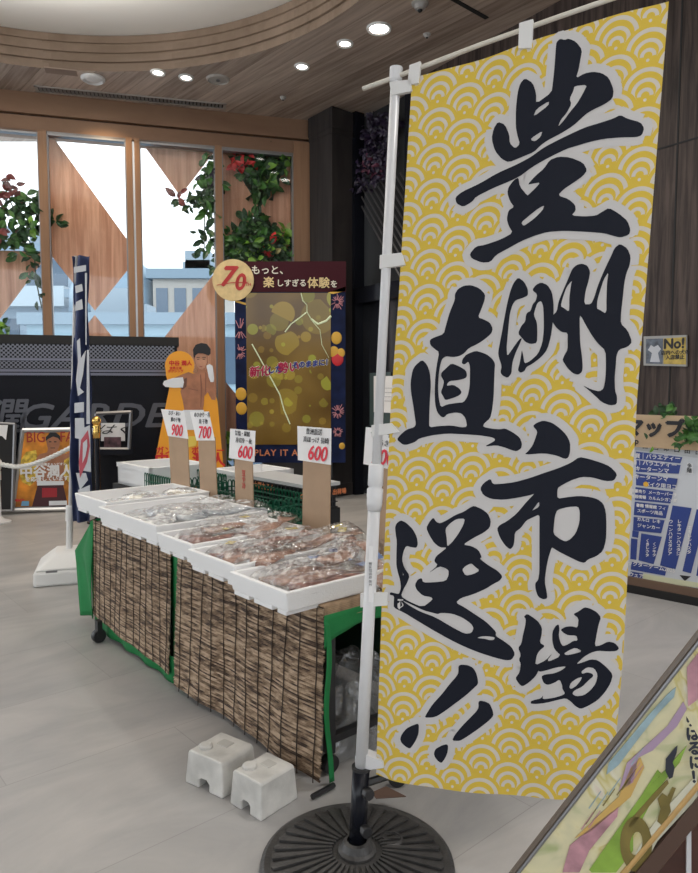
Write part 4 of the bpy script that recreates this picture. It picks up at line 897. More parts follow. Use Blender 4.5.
# ------------------------------------------------------------------ green baskets
def basket(s0, s1, t0, t1, z0, z1, lab):
    e = empty('green_basket', T((s0+s1)/2, (t0+t1)/2, z0), lab, 'basket', 'green plastic baskets behind the trays')
    for nm in ('side_wall',):
        for (sa, ta, sb, tb_) in ((s0, t0, s1, t0), (s1, t0, s1, t1), (s1, t1, s0, t1), (s0, t1, s0, t0)):
            mb = MB(); a, b = T(sa, ta), T(sb, tb_); ln = (b-a).length; k = max(2, int(ln/.032))
            for i in range(k):
                p, q = a.lerp(b, (i+.12)/k), a.lerp(b, (i+.88)/k)
                arc = [p+Vector((0, 0, z0)), p+Vector((0, 0, z1-.012)), p.lerp(q, .3)+Vector((0, 0, z1)), p.lerp(q, .7)+Vector((0, 0, z1)), q+Vector((0, 0, z1-.012)), q+Vector((0, 0, z0))]
                mb.tube(arc, .0042, 5)
            for zf in (.0, .35, .62): mb.tube([a+Vector((0, 0, z0+(z1-z0)*zf)), b+Vector((0, 0, z0+(z1-z0)*zf))], .0045, 5)
            mb.build('side_wall', M_greenp, e)
    mb = MB(MT); mb.box((-s1, t0, z0), (-s0, t1, z0+.004)); mb.build('bottom', M_greenp, e)
basket(2.17, 2.62, .60, .95, .60, .735, 'green basket at the far left end beyond the first tray')
basket(1.28, 2.12, .66, .96, .60, .708, 'long green basket behind the long tray and price cards')
basket(.95, 1.24, .60, .76, .60, .675, 'green basket nearest the pole behind dried fish trays')
e = tag(TBX(TBX(MB(MT), 2.0, 2.75, .57, .97, .57, .597), 2.05, 2.7, .6, .95, 0, .57).build('side_bench', M_blackm), 'dark bench carrying the far green basket behind table', 'bench')

# price cards on cardboard
Pc = T(0, .54)
def pricecard(board, card, toff, l1, l2, price, lab, extra=None, tiltc=0):
    P_ = T(0, toff); q = lambda x, y, o=0: V(x, y, P_-dt*o, ds); nn = dt
    c = q((board[0]+board[2])/2, board[3]); 
    e = empty('price_sign', Vector((c.x, c.y, .60)), lab, 'price sign', 'handwritten price cards on cardboard')
    x0, y0, x1, y1, sh = board
    mb = MB(); a, b = q(x0+sh, y1), q(x1+sh, y1); a.z = b.z = .604
    mb.prism([a, b, q(x1, y0), q(x0, y0)], nn*.006).build('cardboard_post', M_card, e)
    pts = card; MB().prism([q(x, y, .004) for x, y in pts], -nn*.001).build('card', M_paper, e)
    cx = sum(p[0] for p in pts)/4; y_top = (pts[0][1]+pts[1][1])/2; y_bot = (pts[2][1]+pts[3][1])/2; hh = (q(cx, y_top)-q(cx, y_bot)).length; wd = (q(pts[0][0], y_top)-q(pts[1][0], y_top)).length
    xa = (q(pts[1][0], pts[1][1], .006)-q(pts[0][0], pts[0][1], .006)).normalized(); ya = Vector((0, 0, 1)) - xa*xa.z
    cc = (q(pts[0][0], pts[0][1], .008)+q(pts[2][0], pts[2][1], .008))/2; Fm = frame(cc, xa, ya)
    text('writing', l1, hh*.185, M_inkb, Fm @ Matrix.Translation((0, hh*.36, 0)), e, 0, .1)
    text('writing', l2, hh*.185, M_inkb, Fm @ Matrix.Translation((wd*.05, hh*.13, 0)), e, 0, .1)
    text('price', price, hh*.58, M_inkr, Fm @ Matrix.Translation((wd*.08, -hh*.25, 0)), e, .0016, .25, sx=1.0)
    if extra: text('stamp', extra, .034, mat('stamp_red', (.50, .08, .06), .7), frame(q((x0+x1)/2+sh*.4, (y0+y1)/2+3, .002), xa, ya), e, .001)
pricecard((168.5, 435, 187, 487, 3), [(161, 409), (184.5, 411), (188.5, 439), (168, 436)], .56, 'おび・あい', '鯵の干物', '900', 'price card reading 900, leftmost of the row')
pricecard((198, 437, 214.5, 488, 2.5), [(190, 411.5), (209, 411.5), (215, 440.5), (196.5, 440.5)], .56, 'めひかり・各', '真 干物', '700', 'price card reading 700, right beside the 900 card')
pricecard((234.5, 458, 252, 496, 1.0), [(230.5, 428.5), (255.5, 431), (254.5, 462), (229, 458)], .53, '甘塩・銀鮭', '産切身 一枚', '600', 'price card reading 600 on cardboard with red stamped characters', '豆\nや\n冷')
pricecard((303, 460, 330, 520, -1), [(297.5, 426), (331.5, 428.5), (331, 465), (298, 460)], .50, '豊洲直送', '真ほっけ 長崎', '600', 'larger price card reading 600, nearest left of the white pole')
pricecard((372, 462, 396, 512, 0), [(366, 427), (394, 430), (394, 470), (363.5, 464)], .42, '・ス 一 干', 'ひらき', '700', 'price card half hidden behind the white pole')

# foam boxes / crates behind
def foambox(s0, s1, t0, t1, z0, z1, lab):
    c = T((s0+s1)/2, (t0+t1)/2, z0); e = empty('foam_box', c, lab, 'foam box', 'white foam boxes behind the baskets'); mb = MB(MT)
    th = .025; a0, a1 = -s1, -s0
    mb.box((a0, t0, z0), (a1, t1, z0+.02)); mb.box((a0, t0, z0), (a0+th, t1, z1)); mb.box((a1-th, t0, z0), (a1, t1, z1)); mb.box((a0, t0, z0), (a1, t0+th, z1)); mb.box((a0, t1-th, z0), (a1, t1, z1)); mb.build('body', M_foam, e)
    mb = MB(MT); mb.box((a0-.006, t0-.006, z1-.03), (a1+.006, t0, z1)); mb.box((a0-.006, t0-.006, z1-.03), (a0, t1, z1)); mb.build('rim', M_foam, e)
foambox(2.55, 3.05, .60, 1.05, .62, .77, 'open white foam box farthest back at the left')
foambox(2.12, 2.5, 1.04, 1.45, .60, .74, 'open white foam box behind the 700 price card')
bench = tag(TBX(TBX(TBX(TBX(MB(MT), 1.37, 2.04, .98, 1.23, .0, .597), 2.04, 2.53, .98, 1.47, .0, .597), .94, 1.98, .64, .79, 0, .597), 1.26, 1.98, .79, .98, 0, .597).build('storage_bench', M_blackm), 'black storage bench behind the table under crates', 'bench')
tag(TBX(MB(MT), 2.76, 3.1, .58, 1.02, .0, .618).build('side_bench', M_blackm), 'small black stand under the farthest foam box', 'bench')
def crate(s0, s1, t0, t1, z0, z1, lab):
    e = empty('black_crate', T((s0+s1)/2, (t0+t1)/2, z0), lab, 'crate', 'black crates with white lids'); mb = MB(MT); a0, a1 = -s1, -s0
    mb.box((a0+.01, t0+.01, z0), (a1-.01, t1-.01, z1-.02)); mb.build('core', M_blackm, e)
    mb = MB(MT); n_ = 16; hz_ = (z1-z0)
    for i in range(n_+1):
        x = a0+(a1-a0)*i/n_; mb.box((x-.004, t0, z0), (x+.004, t0+.012, z1-.02))
    for j in range(5): zz_ = z0+(hz_-.03)*j/4; mb.box((a0, t0, zz_), (a1, t0+.012, zz_+.006))
    for i in range(12):
        y = t0+(t1-t0)*i/12; mb.box((a1-.012, y-.004, z0), (a1, y+.004, z1-.02))
    for j in range(5): zz_ = z0+(hz_-.03)*j/4; mb.box((a1-.012, t0, zz_), (a1, t1, zz_+.006))
    mb.build('lattice', mat('crate_black', (.03, .03, .033), .4), e)
    MB(MT).box((a0-.01, t0-.01, z1-.02), (a1+.01, t1+.01, z1)).build('lid', mat('lid_grey', (.55, .56, .57), .45), e)
    text('lettering', '大覇丸ろん', .045, mat('crate_orange', (.7, .22, .08), .5), frame(T((s0+s1)/2+.1, t0-.003, z1-.055), -ds, (0, 0, 1)), e, .001)
    text('lettering', 'OWARI・豆腐 出荷場', .035, MATS['crate_orange'], frame(T(s0-.013, (t0+t1)/2, z1-.06), dt, (0, 0, 1)), e, .001)
crate(1.38, 2.02, .99, 1.22, .60, .75, 'black perforated crate with grey lid behind the stamped 600 card')

# ------------------------------------------------------------------ concrete-like water weights
def weight(fl, fc, fr, lab):
    u = (fc-fl); v = (fr-fc); c = (fl+fr)/2; u.z = v.z = 0; xa = v.normalized(); la, lb = v.length/2, u.length/2
    Mx = frame(Vector((c.x, c.y, 0)), xa, -u)   # x along right face, y away from camera side
    e = empty('water_weight', (c.x, c.y, 0), lab, 'weight', 'white water weights on the floor'); mb = MB(Mx); h = .112; k = .90
    # side profile with an arch notch cut through (front/left faces)
    a, b = la, lb; nt, nh = b*.26, .034
    prof = [(-b, 0), (-nt, 0), (-nt, nh*.8), (-nt*.6, nh), (nt*.6, nh), (nt, nh*.8), (nt, 0), (b, 0), (b*k, h*.93), (b*k*.9, h), (-b*k*.9, h), (-b*k, h*.93)]
    vs = []
    for sx in (-1, 1):
        for y, z in prof: kk = 1-(1-k)*z/h; vs.append((sx*a*kk, y, z))
    n_ = len(prof); tri = tessellate_polygon([[Vector((y, z, 0)) for y, z in prof]])
    fs = [tuple(t) for t in tri]+[tuple(i+n_ for i in reversed(t)) for t in tri]+[(i, (i+1) % n_, (i+1) % n_+n_, i+n_) for i in range(n_)]
    mb.add(vs, fs); mb.build('tank', mat('dirty_white', (.60, .59, .56), .55, var=.28, vscale=9, bump=.2, bscale=20), e, bevel=.009)
    MB(Mx).lathe([(.022, h-.004), (.023, h+.008), (.018, h+.012), (.002, h+.013)], (-a*.38, b*.45, 0), 20).build('cap', MATS['dirty_white'], e)
    MB(Mx).box((a*.05, -b*.25, h-.002), (a*.5, b*.3, h+.003)).build('recess_ring', mat('dirty_white_dark', (.50, .49, .46), .6), e, bevel=.002)
weight(Z(191, 779), Z(216.5, 803), Z(252, 779), 'left white water weight, partly behind the other one')
weight(Z(231, 803), Z(260, 823), Z(297, 799), 'right white water weight nearest the round black base')

# ------------------------------------------------------------------ yellow flag
def cam2w(x, y, z): return Vector((x, z*math.cos(PIT)+y*math.sin(PIT), -z*math.sin(PIT)+y*math.cos(PIT)))
FO = C0+cam2w(.0724, -.9056, 1.8756); FU = cam2w(.91877, .09379, -.38349).normalized(); FV = cam2w(.04797, .99724, -.05671).normalized()
FN = FU.cross(FV).normalized()          # towards the camera
if FN.y > 0: FN = -FN
def p2f(x, y):
    r = ray(x, y); t = FN.dot(FO-C0)/FN.dot(r); q = C0+r*t-FO
    uu, uv, vv = 1.0, FU.dot(FV), 1.0; a, b = q.dot(FU), q.dot(FV); det = 1-uv*uv
    return ((a-b*uv)/det, (b-a*uv)/det)
def fs_(u, v, off=0):
    wv = .007*math.sin(u*13+v*1.3+.5)+.004*math.sin(v*6.5-u*4)+.003*math.sin(u*30+v*3); wv *= min(1, max(0, u)/.05) if u < .05 else 1
    return FO+FU*u+FV*v+FN*(wv+off)
cTL, cTR, cBL, cBR = p2f(412, 78), p2f(669, -1), p2f(376, 774), p2f(611, 797)
# intermediate outline points from the photo
def Lx(y): 
    pts = [(78, 412), (300, 398.5), (400, 391), (610, 381.5), (774, 376)]
    for (y0, x0), (y1, x1) in zip(pts, pts[1:]):
        if y <= y1 or y1 == 774: return x0+(x1-x0)*(y-y0)/(y1-y0)
def Rx(y):
    pts = [(-1, 669), (400, 637), (654, 623.4), (739, 616), (797, 611)]
    for (y0, x0), (y1, x1) in zip(pts, pts[1:]):
        if y <= y1 or y1 == 797: return x0+(x1-x0)*(y-y0)/(y1-y0)
nu, nv = 48, 140
def flagpt(i, j):
    u, v = i/nu, 1-j/nv
    yL, yR = 78+696*(1-v), -1+798*(1-v)
    a, b = p2f(Lx(yL), yL), p2f(Rx(yR), yR)
    bot = -.028*math.sin(PI*u)**.8*max(0, 1-v*6)
    top = -.012*math.sin(PI*2*u)*0
    return (a[0]+(b[0]-a[0])*u, a[1]+(b[1]-a[1])*u+bot+top)
uvs = [flagpt(i, j) for j in range(nv+1) for i in range(nu+1)]
def flag_mat():
    m = bpy.data.materials.new('wave_pattern_cloth'); m.use_nodes = True; N, L = nodes(m); b = N['Principled BSDF']; b.inputs['Roughness'].default_value = .75; b.inputs['Specular IOR Level'].default_value = .2; k = M_(m)
    uv = N.new('ShaderNodeUVMap'); sp = N.new('ShaderNodeSeparateXYZ'); L.new(uv.outputs[0], sp.inputs[0]); X, Y = sp.outputs[0], sp.outputs[1]
    mm = .001; cw, h, Ro = 140*mm, 44*mm, 57*mm; ph_u, ph_v = 70*mm, 1.549-h*35
    X = k.op('ADD', X, -ph_u+cw*10+cw/2); Y = k.op('ADD', Y, -ph_v+h*10)
    # row index of the lowest circle that can hold the point
    r0 = k.op('CEIL', k.op('DIVIDE', k.op('SUBTRACT', Y, Ro), h)); res = None; free = None
    for q in range(3):
        row = k.op('ADD', r0, q); odd = k.op('FLOORED_MODULO', row, 2)
        xs = k.op('ADD', X, k.op('MULTIPLY', odd, cw/2)); dx = k.op('SUBTRACT', k.op('FLOORED_MODULO', xs, cw), cw/2)
        dy = k.op('SUBTRACT', Y, k.op('MULTIPLY', row, h)); dx2 = k.op('MULTIPLY', dx, dx)
        def dist(cy):
            e = k.op('SUBTRACT', dy, cy); return k.op('SQRT', k.op('ADD', dx2, k.op('MULTIPLY', e, e)))
        ins = k.op('LESS_THAN', dist(0), Ro); wv = None
        for cy, rr, hw in ((0, 43*mm, 4.8*mm), (-6.5*mm, 26.3*mm, 4.3*mm), (-14.5*mm, 13*mm, 4.2*mm), (-24.5*mm, 0, 3.6*mm)):
            t = k.op('LESS_THAN', k.op('ABSOLUTE', k.op('SUBTRACT', dist(cy), rr)), hw)
            if rr: t = k.op('MULTIPLY', t, k.op('GREATER_THAN', dy, (-16 if rr < 20*mm else -19)*mm))
            wv = t if wv is None else k.op('MAXIMUM', wv, t)
        val = k.op('MULTIPLY', ins, wv)
        if res is None: res, free = val, k.op('SUBTRACT', 1, ins)
        else:
            res = k.op('ADD', res, k.op('MULTIPLY', free, val)); free = k.op('MULTIPLY', free, k.op('SUBTRACT', 1, ins))
    mx = N.new('ShaderNodeMix'); mx.data_type = 'RGBA'; L.new(res, mx.inputs[0]); mx.inputs[6].default_value = (.69, .49, .07, 1); mx.inputs[7].default_value = (.64, .585, .51, 1)
    L.new(mx.outputs[2], b.inputs['Base Color']); return m
fl = empty('banner_flag', fs_(*cBL), 'tall yellow wave patterned banner flag with black brush calligraphy', 'banner')
mb = MB(); mb.add([fs_(u, v) for u, v in uvs], [(j*(nu+1)+i, j*(nu+1)+i+1, (j+1)*(nu+1)+i+1, (j+1)*(nu+1)+i) for j in range(nv) for i in range(nu)])
cl = mb.build('cloth', flag_mat(), fl, smooth=True); ul = cl.data.uv_layers.new(name='UVMap')
for p in cl.data.polygons:
    for li in p.loop_indices: ul.data[li].uv = uvs[cl.data.loops[li].vertex_index]
A_ = lambda pts: ((450, 30, 3.49), pts)
GL = [
 ('character', (450, 30, 3.49), [
  ([(18, 584), (40, 564), (100, 534), (160, 499), (240, 469), (285, 447), (330, 415), (400, 378), (470, 345), (530, 328), (570, 315), (595, 302), (620, 315), (665, 325), (678, 345), (670, 370), (650, 378), (600, 380), (540, 385), (490, 395), (440, 410), (410, 419), (350, 449), (290, 482), (240, 517), (150, 549), (90, 579), (75, 599), (45, 617), (22, 605)], []),
  ([(143, 375), (150, 340), (165, 317), (190, 327), (207, 365), (208, 395), (228, 415), (245, 400), (236, 370), (230, 340), (230, 280), (236, 220), (245, 188), (262, 170), (290, 188), (302, 225), (302, 262), (356, 222), (360, 190), (366, 130), (370, 70), (372, 45), (385, 33), (400, 37), (415, 32), (440, 43), (462, 72), (455, 110), (450, 140), (440, 172), (470, 155), (500, 150), (530, 155), (555, 172), (572, 215), (568, 245), (540, 265), (500, 283), (475, 298), (430, 340), (385, 368), (340, 392), (318, 408), (295, 431), (250, 447), (205, 462), (180, 449), (155, 419)],
   [[(435, 199), (480, 195), (465, 225), (445, 260), (420, 290), (395, 325), (378, 343), (388, 318), (408, 295), (425, 262), (418, 245), (432, 215)], [(303, 280), (348, 252), (345, 268), (292, 308)], [(285, 382), (325, 357), (318, 378), (300, 393), (286, 390)]]),
  ([(272, 544), (300, 514), (330, 489), (350, 459), (380, 447), (420, 449), (465, 467), (480, 494), (465, 514), (430, 539), (400, 559), (378, 582), (415, 594), (438, 614), (440, 634), (425, 651), (470, 654), (510, 651), (530, 639), (555, 624), (590, 644), (620, 669), (630, 699), (625, 717), (595, 727), (570, 721), (540, 712), (480, 707), (400, 704), (340, 709), (290, 724), (250, 739), (200, 764), (160, 784), (140, 809), (110, 811), (75, 797), (68, 781), (90, 754), (120, 749), (180, 729), (220, 709), (205, 684), (198, 659), (205, 629), (225, 619), (210, 599), (200, 569), (205, 547), (225, 524), (240, 517), (245, 549), (272, 582), (278, 577), (298, 559), (318, 537), (290, 541)],
   [[(250, 674), (275, 654), (315, 624), (332, 617), (325, 634), (300, 659), (275, 677), (258, 687)]])]),
 ('character', (490, 240, 4.653), [
  ([(95, 235), (110, 200), (132, 175), (160, 195), (178, 230), (178, 260), (155, 270), (120, 280), (105, 300), (92, 340), (85, 400), (80, 450), (75, 500), (78, 540), (100, 510), (135, 462), (150, 455), (135, 490), (120, 520), (105, 560), (100, 590), (98, 620), (80, 642), (55, 630), (45, 615), (52, 585), (38, 545), (35, 520), (45, 470), (55, 420), (62, 380), (70, 340), (80, 290)], []),
  ([(175, 338), (190, 332), (200, 300), (215, 285), (222, 255), (198, 235), (215, 212), (240, 200), (270, 212), (290, 245), (297, 290), (298, 340), (292, 400), (285, 450), (268, 510), (240, 545), (200, 575), (170, 590), (160, 610), (140, 618), (128, 605), (138, 570), (145, 530), (148, 510), (155, 540), (160, 575), (185, 565), (225, 530), (245, 480), (252, 420), (252, 360), (250, 310), (240, 285), (222, 295), (210, 330), (205, 350), (220, 385), (222, 430), (220, 480), (190, 485), (165, 475), (148, 455), (130, 435), (145, 400), (165, 380), (168, 350)], []),
  ([(372, 165), (385, 135), (405, 118), (430, 112), (455, 122), (467, 150), (460, 190), (445, 240), (438, 300), (470, 300), (485, 270), (500, 220), (520, 170), (545, 115), (565, 75), (580, 40), (605, 20), (640, 42), (655, 80), (650, 120), (635, 155), (625, 200), (618, 270), (610, 340), (608, 390), (640, 420), (662, 475), (640, 498), (600, 510), (588, 540), (585, 590), (580, 640), (582, 700), (592, 730), (590, 765), (560, 770), (520, 755), (490, 725), (455, 695), (430, 675), (470, 695), (510, 705), (530, 690), (538, 640), (540, 580), (538, 515), (500, 480), (475, 445), (445, 395), (430, 365), (418, 350), (418, 420), (420, 480), (428, 540), (432, 590), (428, 615), (410, 628), (385, 620), (360, 595), (338, 560), (345, 540), (362, 510), (362, 470), (362, 432), (335, 430), (310, 410), (290, 380), (295, 350), (312, 335), (320, 290), (340, 240), (360, 195)],
   [[(383, 190), (378, 210), (370, 270), (370, 310), (368, 335), (345, 318), (330, 310), (340, 270), (358, 220)], [(552, 150), (545, 200), (543, 260), (542, 345), (510, 325), (497, 320), (500, 280), (515, 230), (530, 185)]])]),
 ('character', (395, 280, 4.986), [
  ([(300, 70), (315, 45), (345, 28), (380, 25), (420, 40), (448, 70), (445, 100), (430, 140), (412, 185), (440, 195), (470, 210), (485, 240), (478, 265), (450, 290), (415, 315), (365, 340), (345, 365), (320, 380), (290, 385), (255, 380), (235, 395), (225, 430), (218, 480), (215, 540), (218, 590), (228, 635), (260, 620), (310, 612), (340, 610), (360, 580), (370, 530), (372, 470), (372, 430), (365, 405), (345, 422), (332, 415), (335, 395), (355, 370), (400, 352), (430, 360), (455, 370), (480, 390), (496, 415), (493, 450), (490, 520), (488, 580), (480, 650), (470, 690), (440, 715), (435, 733), (480, 742), (520, 745), (545, 740), (585, 760), (620, 785), (632, 815), (628, 840), (605, 855), (580, 850), (540, 835), (500, 825), (440, 832), (490, 805), (495, 795), (480, 785), (420, 775), (350, 770), (260, 765), (180, 775), (120, 790), (100, 808), (60, 822), (40, 820), (10, 795), (30, 770), (60, 745), (95, 735), (105, 720), (100, 680), (92, 620), (82, 560), (80, 510), (90, 450), (105, 425), (137, 398), (160, 420), (175, 460), (180, 520), (175, 580), (172, 640), (170, 700), (170, 735), (220, 728), (280, 725), (330, 735), (357, 732), (350, 690), (330, 665), (300, 660), (260, 668), (245, 685), (230, 683), (210, 660), (200, 620), (198, 560), (202, 480), (210, 420), (222, 360), (200, 345), (178, 325), (175, 300), (195, 288), (245, 270), (255, 230), (275, 160), (300, 100)], []),
  ([(282, 415), (320, 430), (352, 450), (358, 475), (350, 490), (310, 500), (275, 503), (262, 515), (258, 528), (290, 522), (320, 540), (332, 560), (320, 575), (290, 588), (250, 600), (240, 580), (228, 560), (240, 530), (245, 505), (230, 480), (232, 462), (255, 440)], [])]),
 ('character', (475, 415, 4.595), [
  ([(265, 50), (285, 35), (315, 25), (355, 35), (390, 60), (420, 90), (438, 125), (438, 170), (430, 195), (415, 202), (375, 185), (320, 175), (225, 183), (245, 165), (265, 140), (280, 100), (288, 75)], []),
  ([(20, 340), (35, 315), (68, 293), (78, 320), (120, 318), (180, 310), (250, 290), (320, 265), (380, 245), (440, 220), (480, 192), (520, 200), (580, 218), (620, 235), (655, 270), (640, 300), (600, 303), (540, 285), (490, 283), (440, 300), (385, 330), (380, 345), (380, 383), (430, 375), (480, 370), (530, 375), (565, 385), (590, 405), (602, 440), (605, 500), (603, 570), (590, 620), (560, 645), (520, 660), (505, 676), (480, 670), (440, 650), (390, 625), (362, 608), (355, 605), (340, 650), (330, 700), (322, 760), (332, 810), (335, 838), (315, 843), (292, 832), (280, 800), (278, 770), (292, 755), (298, 720), (298, 650), (298, 560), (298, 500), (298, 455), (265, 470), (235, 485), (210, 520), (182, 540), (180, 580), (175, 605), (160, 620), (135, 600), (112, 565), (98, 525), (110, 508), (145, 490), (190, 455), (240, 395), (275, 360), (255, 368), (200, 380), (130, 392), (70, 388), (35, 370)],
   [[(380, 433), (430, 420), (475, 418), (483, 440), (482, 490), (465, 540), (440, 568), (418, 578), (390, 565), (362, 542), (365, 500), (370, 460)], [(296, 395), (297, 420), (262, 440), (270, 430)]])]),
 ('character', (385, 505, 4.986), [
  ([(52, 110), (60, 90), (80, 75), (105, 85), (140, 120), (160, 160), (165, 195), (158, 213), (135, 210), (108, 202), (95, 230), (88, 270), (100, 310), (127, 350), (115, 385), (95, 420), (85, 450), (120, 475), (190, 508), (240, 470), (233, 458), (190, 450), (160, 420), (152, 395), (165, 370), (185, 362), (192, 385), (240, 385), (305, 378), (318, 350), (318, 325), (300, 313), (270, 305), (215, 342), (265, 300), (245, 280), (255, 255), (290, 228), (308, 212), (275, 212), (245, 190), (220, 150), (205, 115), (220, 85), (240, 62), (255, 85), (275, 92), (310, 75), (350, 50), (390, 35), (420, 15), (442, 5), (480, 22), (510, 45), (525, 80), (520, 115), (490, 140), (440, 165), (388, 198), (430, 205), (465, 225), (482, 262), (470, 268), (510, 300), (560, 330), (585, 358), (570, 380), (540, 395), (500, 420), (440, 445), (380, 462), (355, 485), (400, 510), (450, 545), (500, 580), (530, 610), (553, 635), (550, 655), (590, 680), (630, 710), (648, 745), (630, 775), (600, 778), (550, 765), (480, 740), (400, 705), (320, 665), (240, 620), (160, 570), (100, 530), (48, 508), (48, 480), (50, 450), (25, 445), (30, 432), (60, 438), (75, 440), (85, 410), (80, 370), (70, 340), (60, 300), (60, 240), (62, 180), (55, 140)],
   [[(320, 95), (355, 70), (398, 68), (390, 100), (365, 145), (335, 185), (310, 208), (308, 170), (300, 120)], [(385, 322), (400, 305), (430, 290), (445, 305), (472, 328), (440, 345), (402, 352)], [(282, 535), (340, 540), (390, 560), (430, 590), (443, 612), (432, 637), (400, 640), (340, 608), (255, 558), (180, 529), (130, 500), (90, 470), (130, 489), (195, 523), (240, 535), (265, 542)], [(458, 662), (480, 655), (510, 655), (548, 662), (540, 675), (520, 675), (500, 668)]])]),
 ('character', (505, 600, 5.817), [
  ([(110, 95), (130, 78), (165, 98), (195, 120), (218, 155), (215, 200), (203, 243), (236, 262), (202, 290), (185, 320), (176, 378), (240, 345), (280, 300), (245, 350), (290, 345), (300, 360), (215, 412), (200, 400), (180, 440), (140, 480), (100, 507), (78, 490), (58, 458), (80, 430), (88, 400), (90, 370), (80, 350), (92, 320), (75, 280), (95, 255), (105, 200), (118, 150), (122, 110)], []),
  ([(398, 75), (430, 60), (465, 35), (500, 45), (535, 65), (560, 95), (545, 140), (535, 190), (522, 265), (555, 260), (600, 236), (640, 245), (665, 275), (650, 292), (600, 295), (540, 290), (500, 302), (460, 325), (415, 368), (450, 358), (500, 340), (540, 345), (590, 385), (628, 430), (615, 480), (585, 530), (540, 580), (480, 615), (440, 630), (410, 612), (385, 585), (355, 565), (310, 575), (240, 595), (180, 605), (148, 605), (150, 590), (175, 580), (210, 570), (224, 550), (218, 575), (280, 565), (330, 550), (352, 538), (335, 510), (335, 490), (320, 455), (290, 475), (250, 490), (225, 478), (212, 440), (235, 428), (290, 420), (335, 400), (360, 378), (300, 385), (240, 405), (200, 415), (190, 395), (240, 360), (330, 318), (290, 280), (278, 235), (278, 180), (295, 145), (315, 132), (320, 160), (315, 200), (325, 240), (340, 262), (370, 250), (400, 230), (425, 230), (418, 200), (370, 198), (345, 185), (325, 165), (355, 148), (390, 145), (425, 155), (430, 100)],
   [[(345, 304), (375, 285), (412, 270), (452, 293), (395, 308), (360, 314)], [(445, 410), (480, 385), (520, 392), (540, 430), (530, 480), (500, 520), (460, 550), (415, 555), (392, 540), (405, 520), (450, 500), (490, 460), (515, 440), (510, 425), (480, 415), (450, 425)], [(385, 475), (420, 450), (450, 442), (440, 465), (415, 495), (385, 512), (375, 500)]])]),
 ('exclamation_mark', (395, 655, 6.345), [
  ([(405, 65), (425, 57), (465, 62), (495, 78), (515, 110), (525, 150), (527, 185), (500, 210), (450, 255), (390, 300), (330, 345), (270, 385), (240, 393), (192, 392), (205, 365), (240, 310), (300, 245), (350, 180), (390, 135), (405, 110)], []),
  ([(80, 455), (110, 440), (150, 427), (157, 440), (155, 490), (140, 530), (115, 570), (100, 585), (75, 570), (50, 545), (42, 520), (52, 490)], [])]),
 ('exclamation_mark', (395, 655, 6.345), [
  ([(528, 300), (540, 290), (575, 300), (600, 315), (618, 360), (622, 392), (590, 425), (530, 470), (470, 510), (430, 535), (410, 545), (362, 543), (380, 505), (430, 445), (480, 395), (515, 360), (530, 335)], []),
  ([(265, 590), (300, 572), (330, 565), (338, 580), (332, 625), (315, 660), (295, 687), (275, 675), (255, 650), (247, 625), (255, 600)], [])]),
]
def drape(loops_list, off, name, m, parent):
    bm = bmesh.new()
    for loops in loops_list:
        tri = tessellate_polygon([[Vector((a, b, 0)) for a, b in l] for l in loops]); flat = [p for l in loops for p in l]
        vs = [bm.verts.new((a, b, 0)) for a, b in flat]
        for t in tri:
            try: bm.faces.new([vs[i] for i in t])
            except ValueError: pass
    xs = [v.co.x for v in bm.verts]; ys = [v.co.y for v in bm.verts]
    for ax, lo, hi in ((0, min(xs), max(xs)), (1, min(ys), max(ys))):
        c = math.ceil(lo/.03)*.03
        while c < hi:
            no = (1, 0, 0) if ax == 0 else (0, 1, 0); cc = (c, 0, 0) if ax == 0 else (0, c, 0)
            bmesh.ops.bisect_plane(bm, geom=bm.verts[:]+bm.edges[:]+bm.faces[:], plane_co=cc, plane_no=no); c += .03
    base = LOC[parent.name]
    for v in bm.verts: v.co = fs_(v.co.x, v.co.y, off)-base
    me = bpy.data.meshes.new(name); bm.to_mesh(me); bm.free(); me.materials.append(m)
    o = bpy.data.objects.new(name, me); COL.objects.link(o); o.parent = parent; LOC[o.name] = base; return o
M_ink = mat('banner_ink', (.012, .014, .023), .6, spec=.15); M_halo = mat('banner_halo', (.60, .58, .57), .75)
HR = .0185
for idx, (nm, (ox, oy, sc), polys) in enumerate(GL):
    ll = []; halo = []
    for outer, holes in polys:
        loops = [[p2f(ox+x/sc, oy+y/sc) for x, y in l] for l in [outer]+holes]
        def soft(l, q=.2):
            o_ = []
            for (ax, ay), (bx, by) in zip(l, l[1:]+l[:1]): o_ += [(ax+(bx-ax)*q, ay+(by-ay)*q), (bx-(bx-ax)*q, by-(by-ay)*q)]
            return o_
        ll.append([soft(l) for l in loops])
        l = loops[0]; n = len(l); halo.append([l])
        for i in range(n):
            (ax, ay), (bx, by) = l[i], l[(i+1) % n]; d_ = math.hypot(bx-ax, by-ay) or 1e-6; px_, py_ = -(by-ay)/d_*HR, (bx-ax)/d_*HR
            halo.append([[(ax+px_, ay+py_), (bx+px_, by+py_), (bx-px_, by-py_), (ax-px_, ay-py_)]])
            if i % 2 == 0 or d_ > .02: halo.append([[(ax+HR*math.cos(t*PI/5), ay+HR*math.sin(t*PI/5)) for t in range(10)]])
    ins = lambda a, b, q: False
    # keep halo on the cloth
    def clampl(l): 
        out = []
        for a, b in l:
            f = (b-cBR[1])/(cTR[1]-cBR[1]); ur = cBR[0]+(cTR[0]-cBR[0])*f; yv = 774-696*b/1.8; ul_ = p2f(Lx(yv), yv)[0]
            yr = 797-798*f; ur = p2f(Rx(yr), yr)[0]
            out.append((min(max(ul_+.002, a), ur-.003), b))
        return out
    halo = [[clampl(l) for l in g] for g in halo]
    ch = drape(ll, .0016, nm, M_ink, fl)
    drape(halo, .0008, 'outline', M_halo, ch)

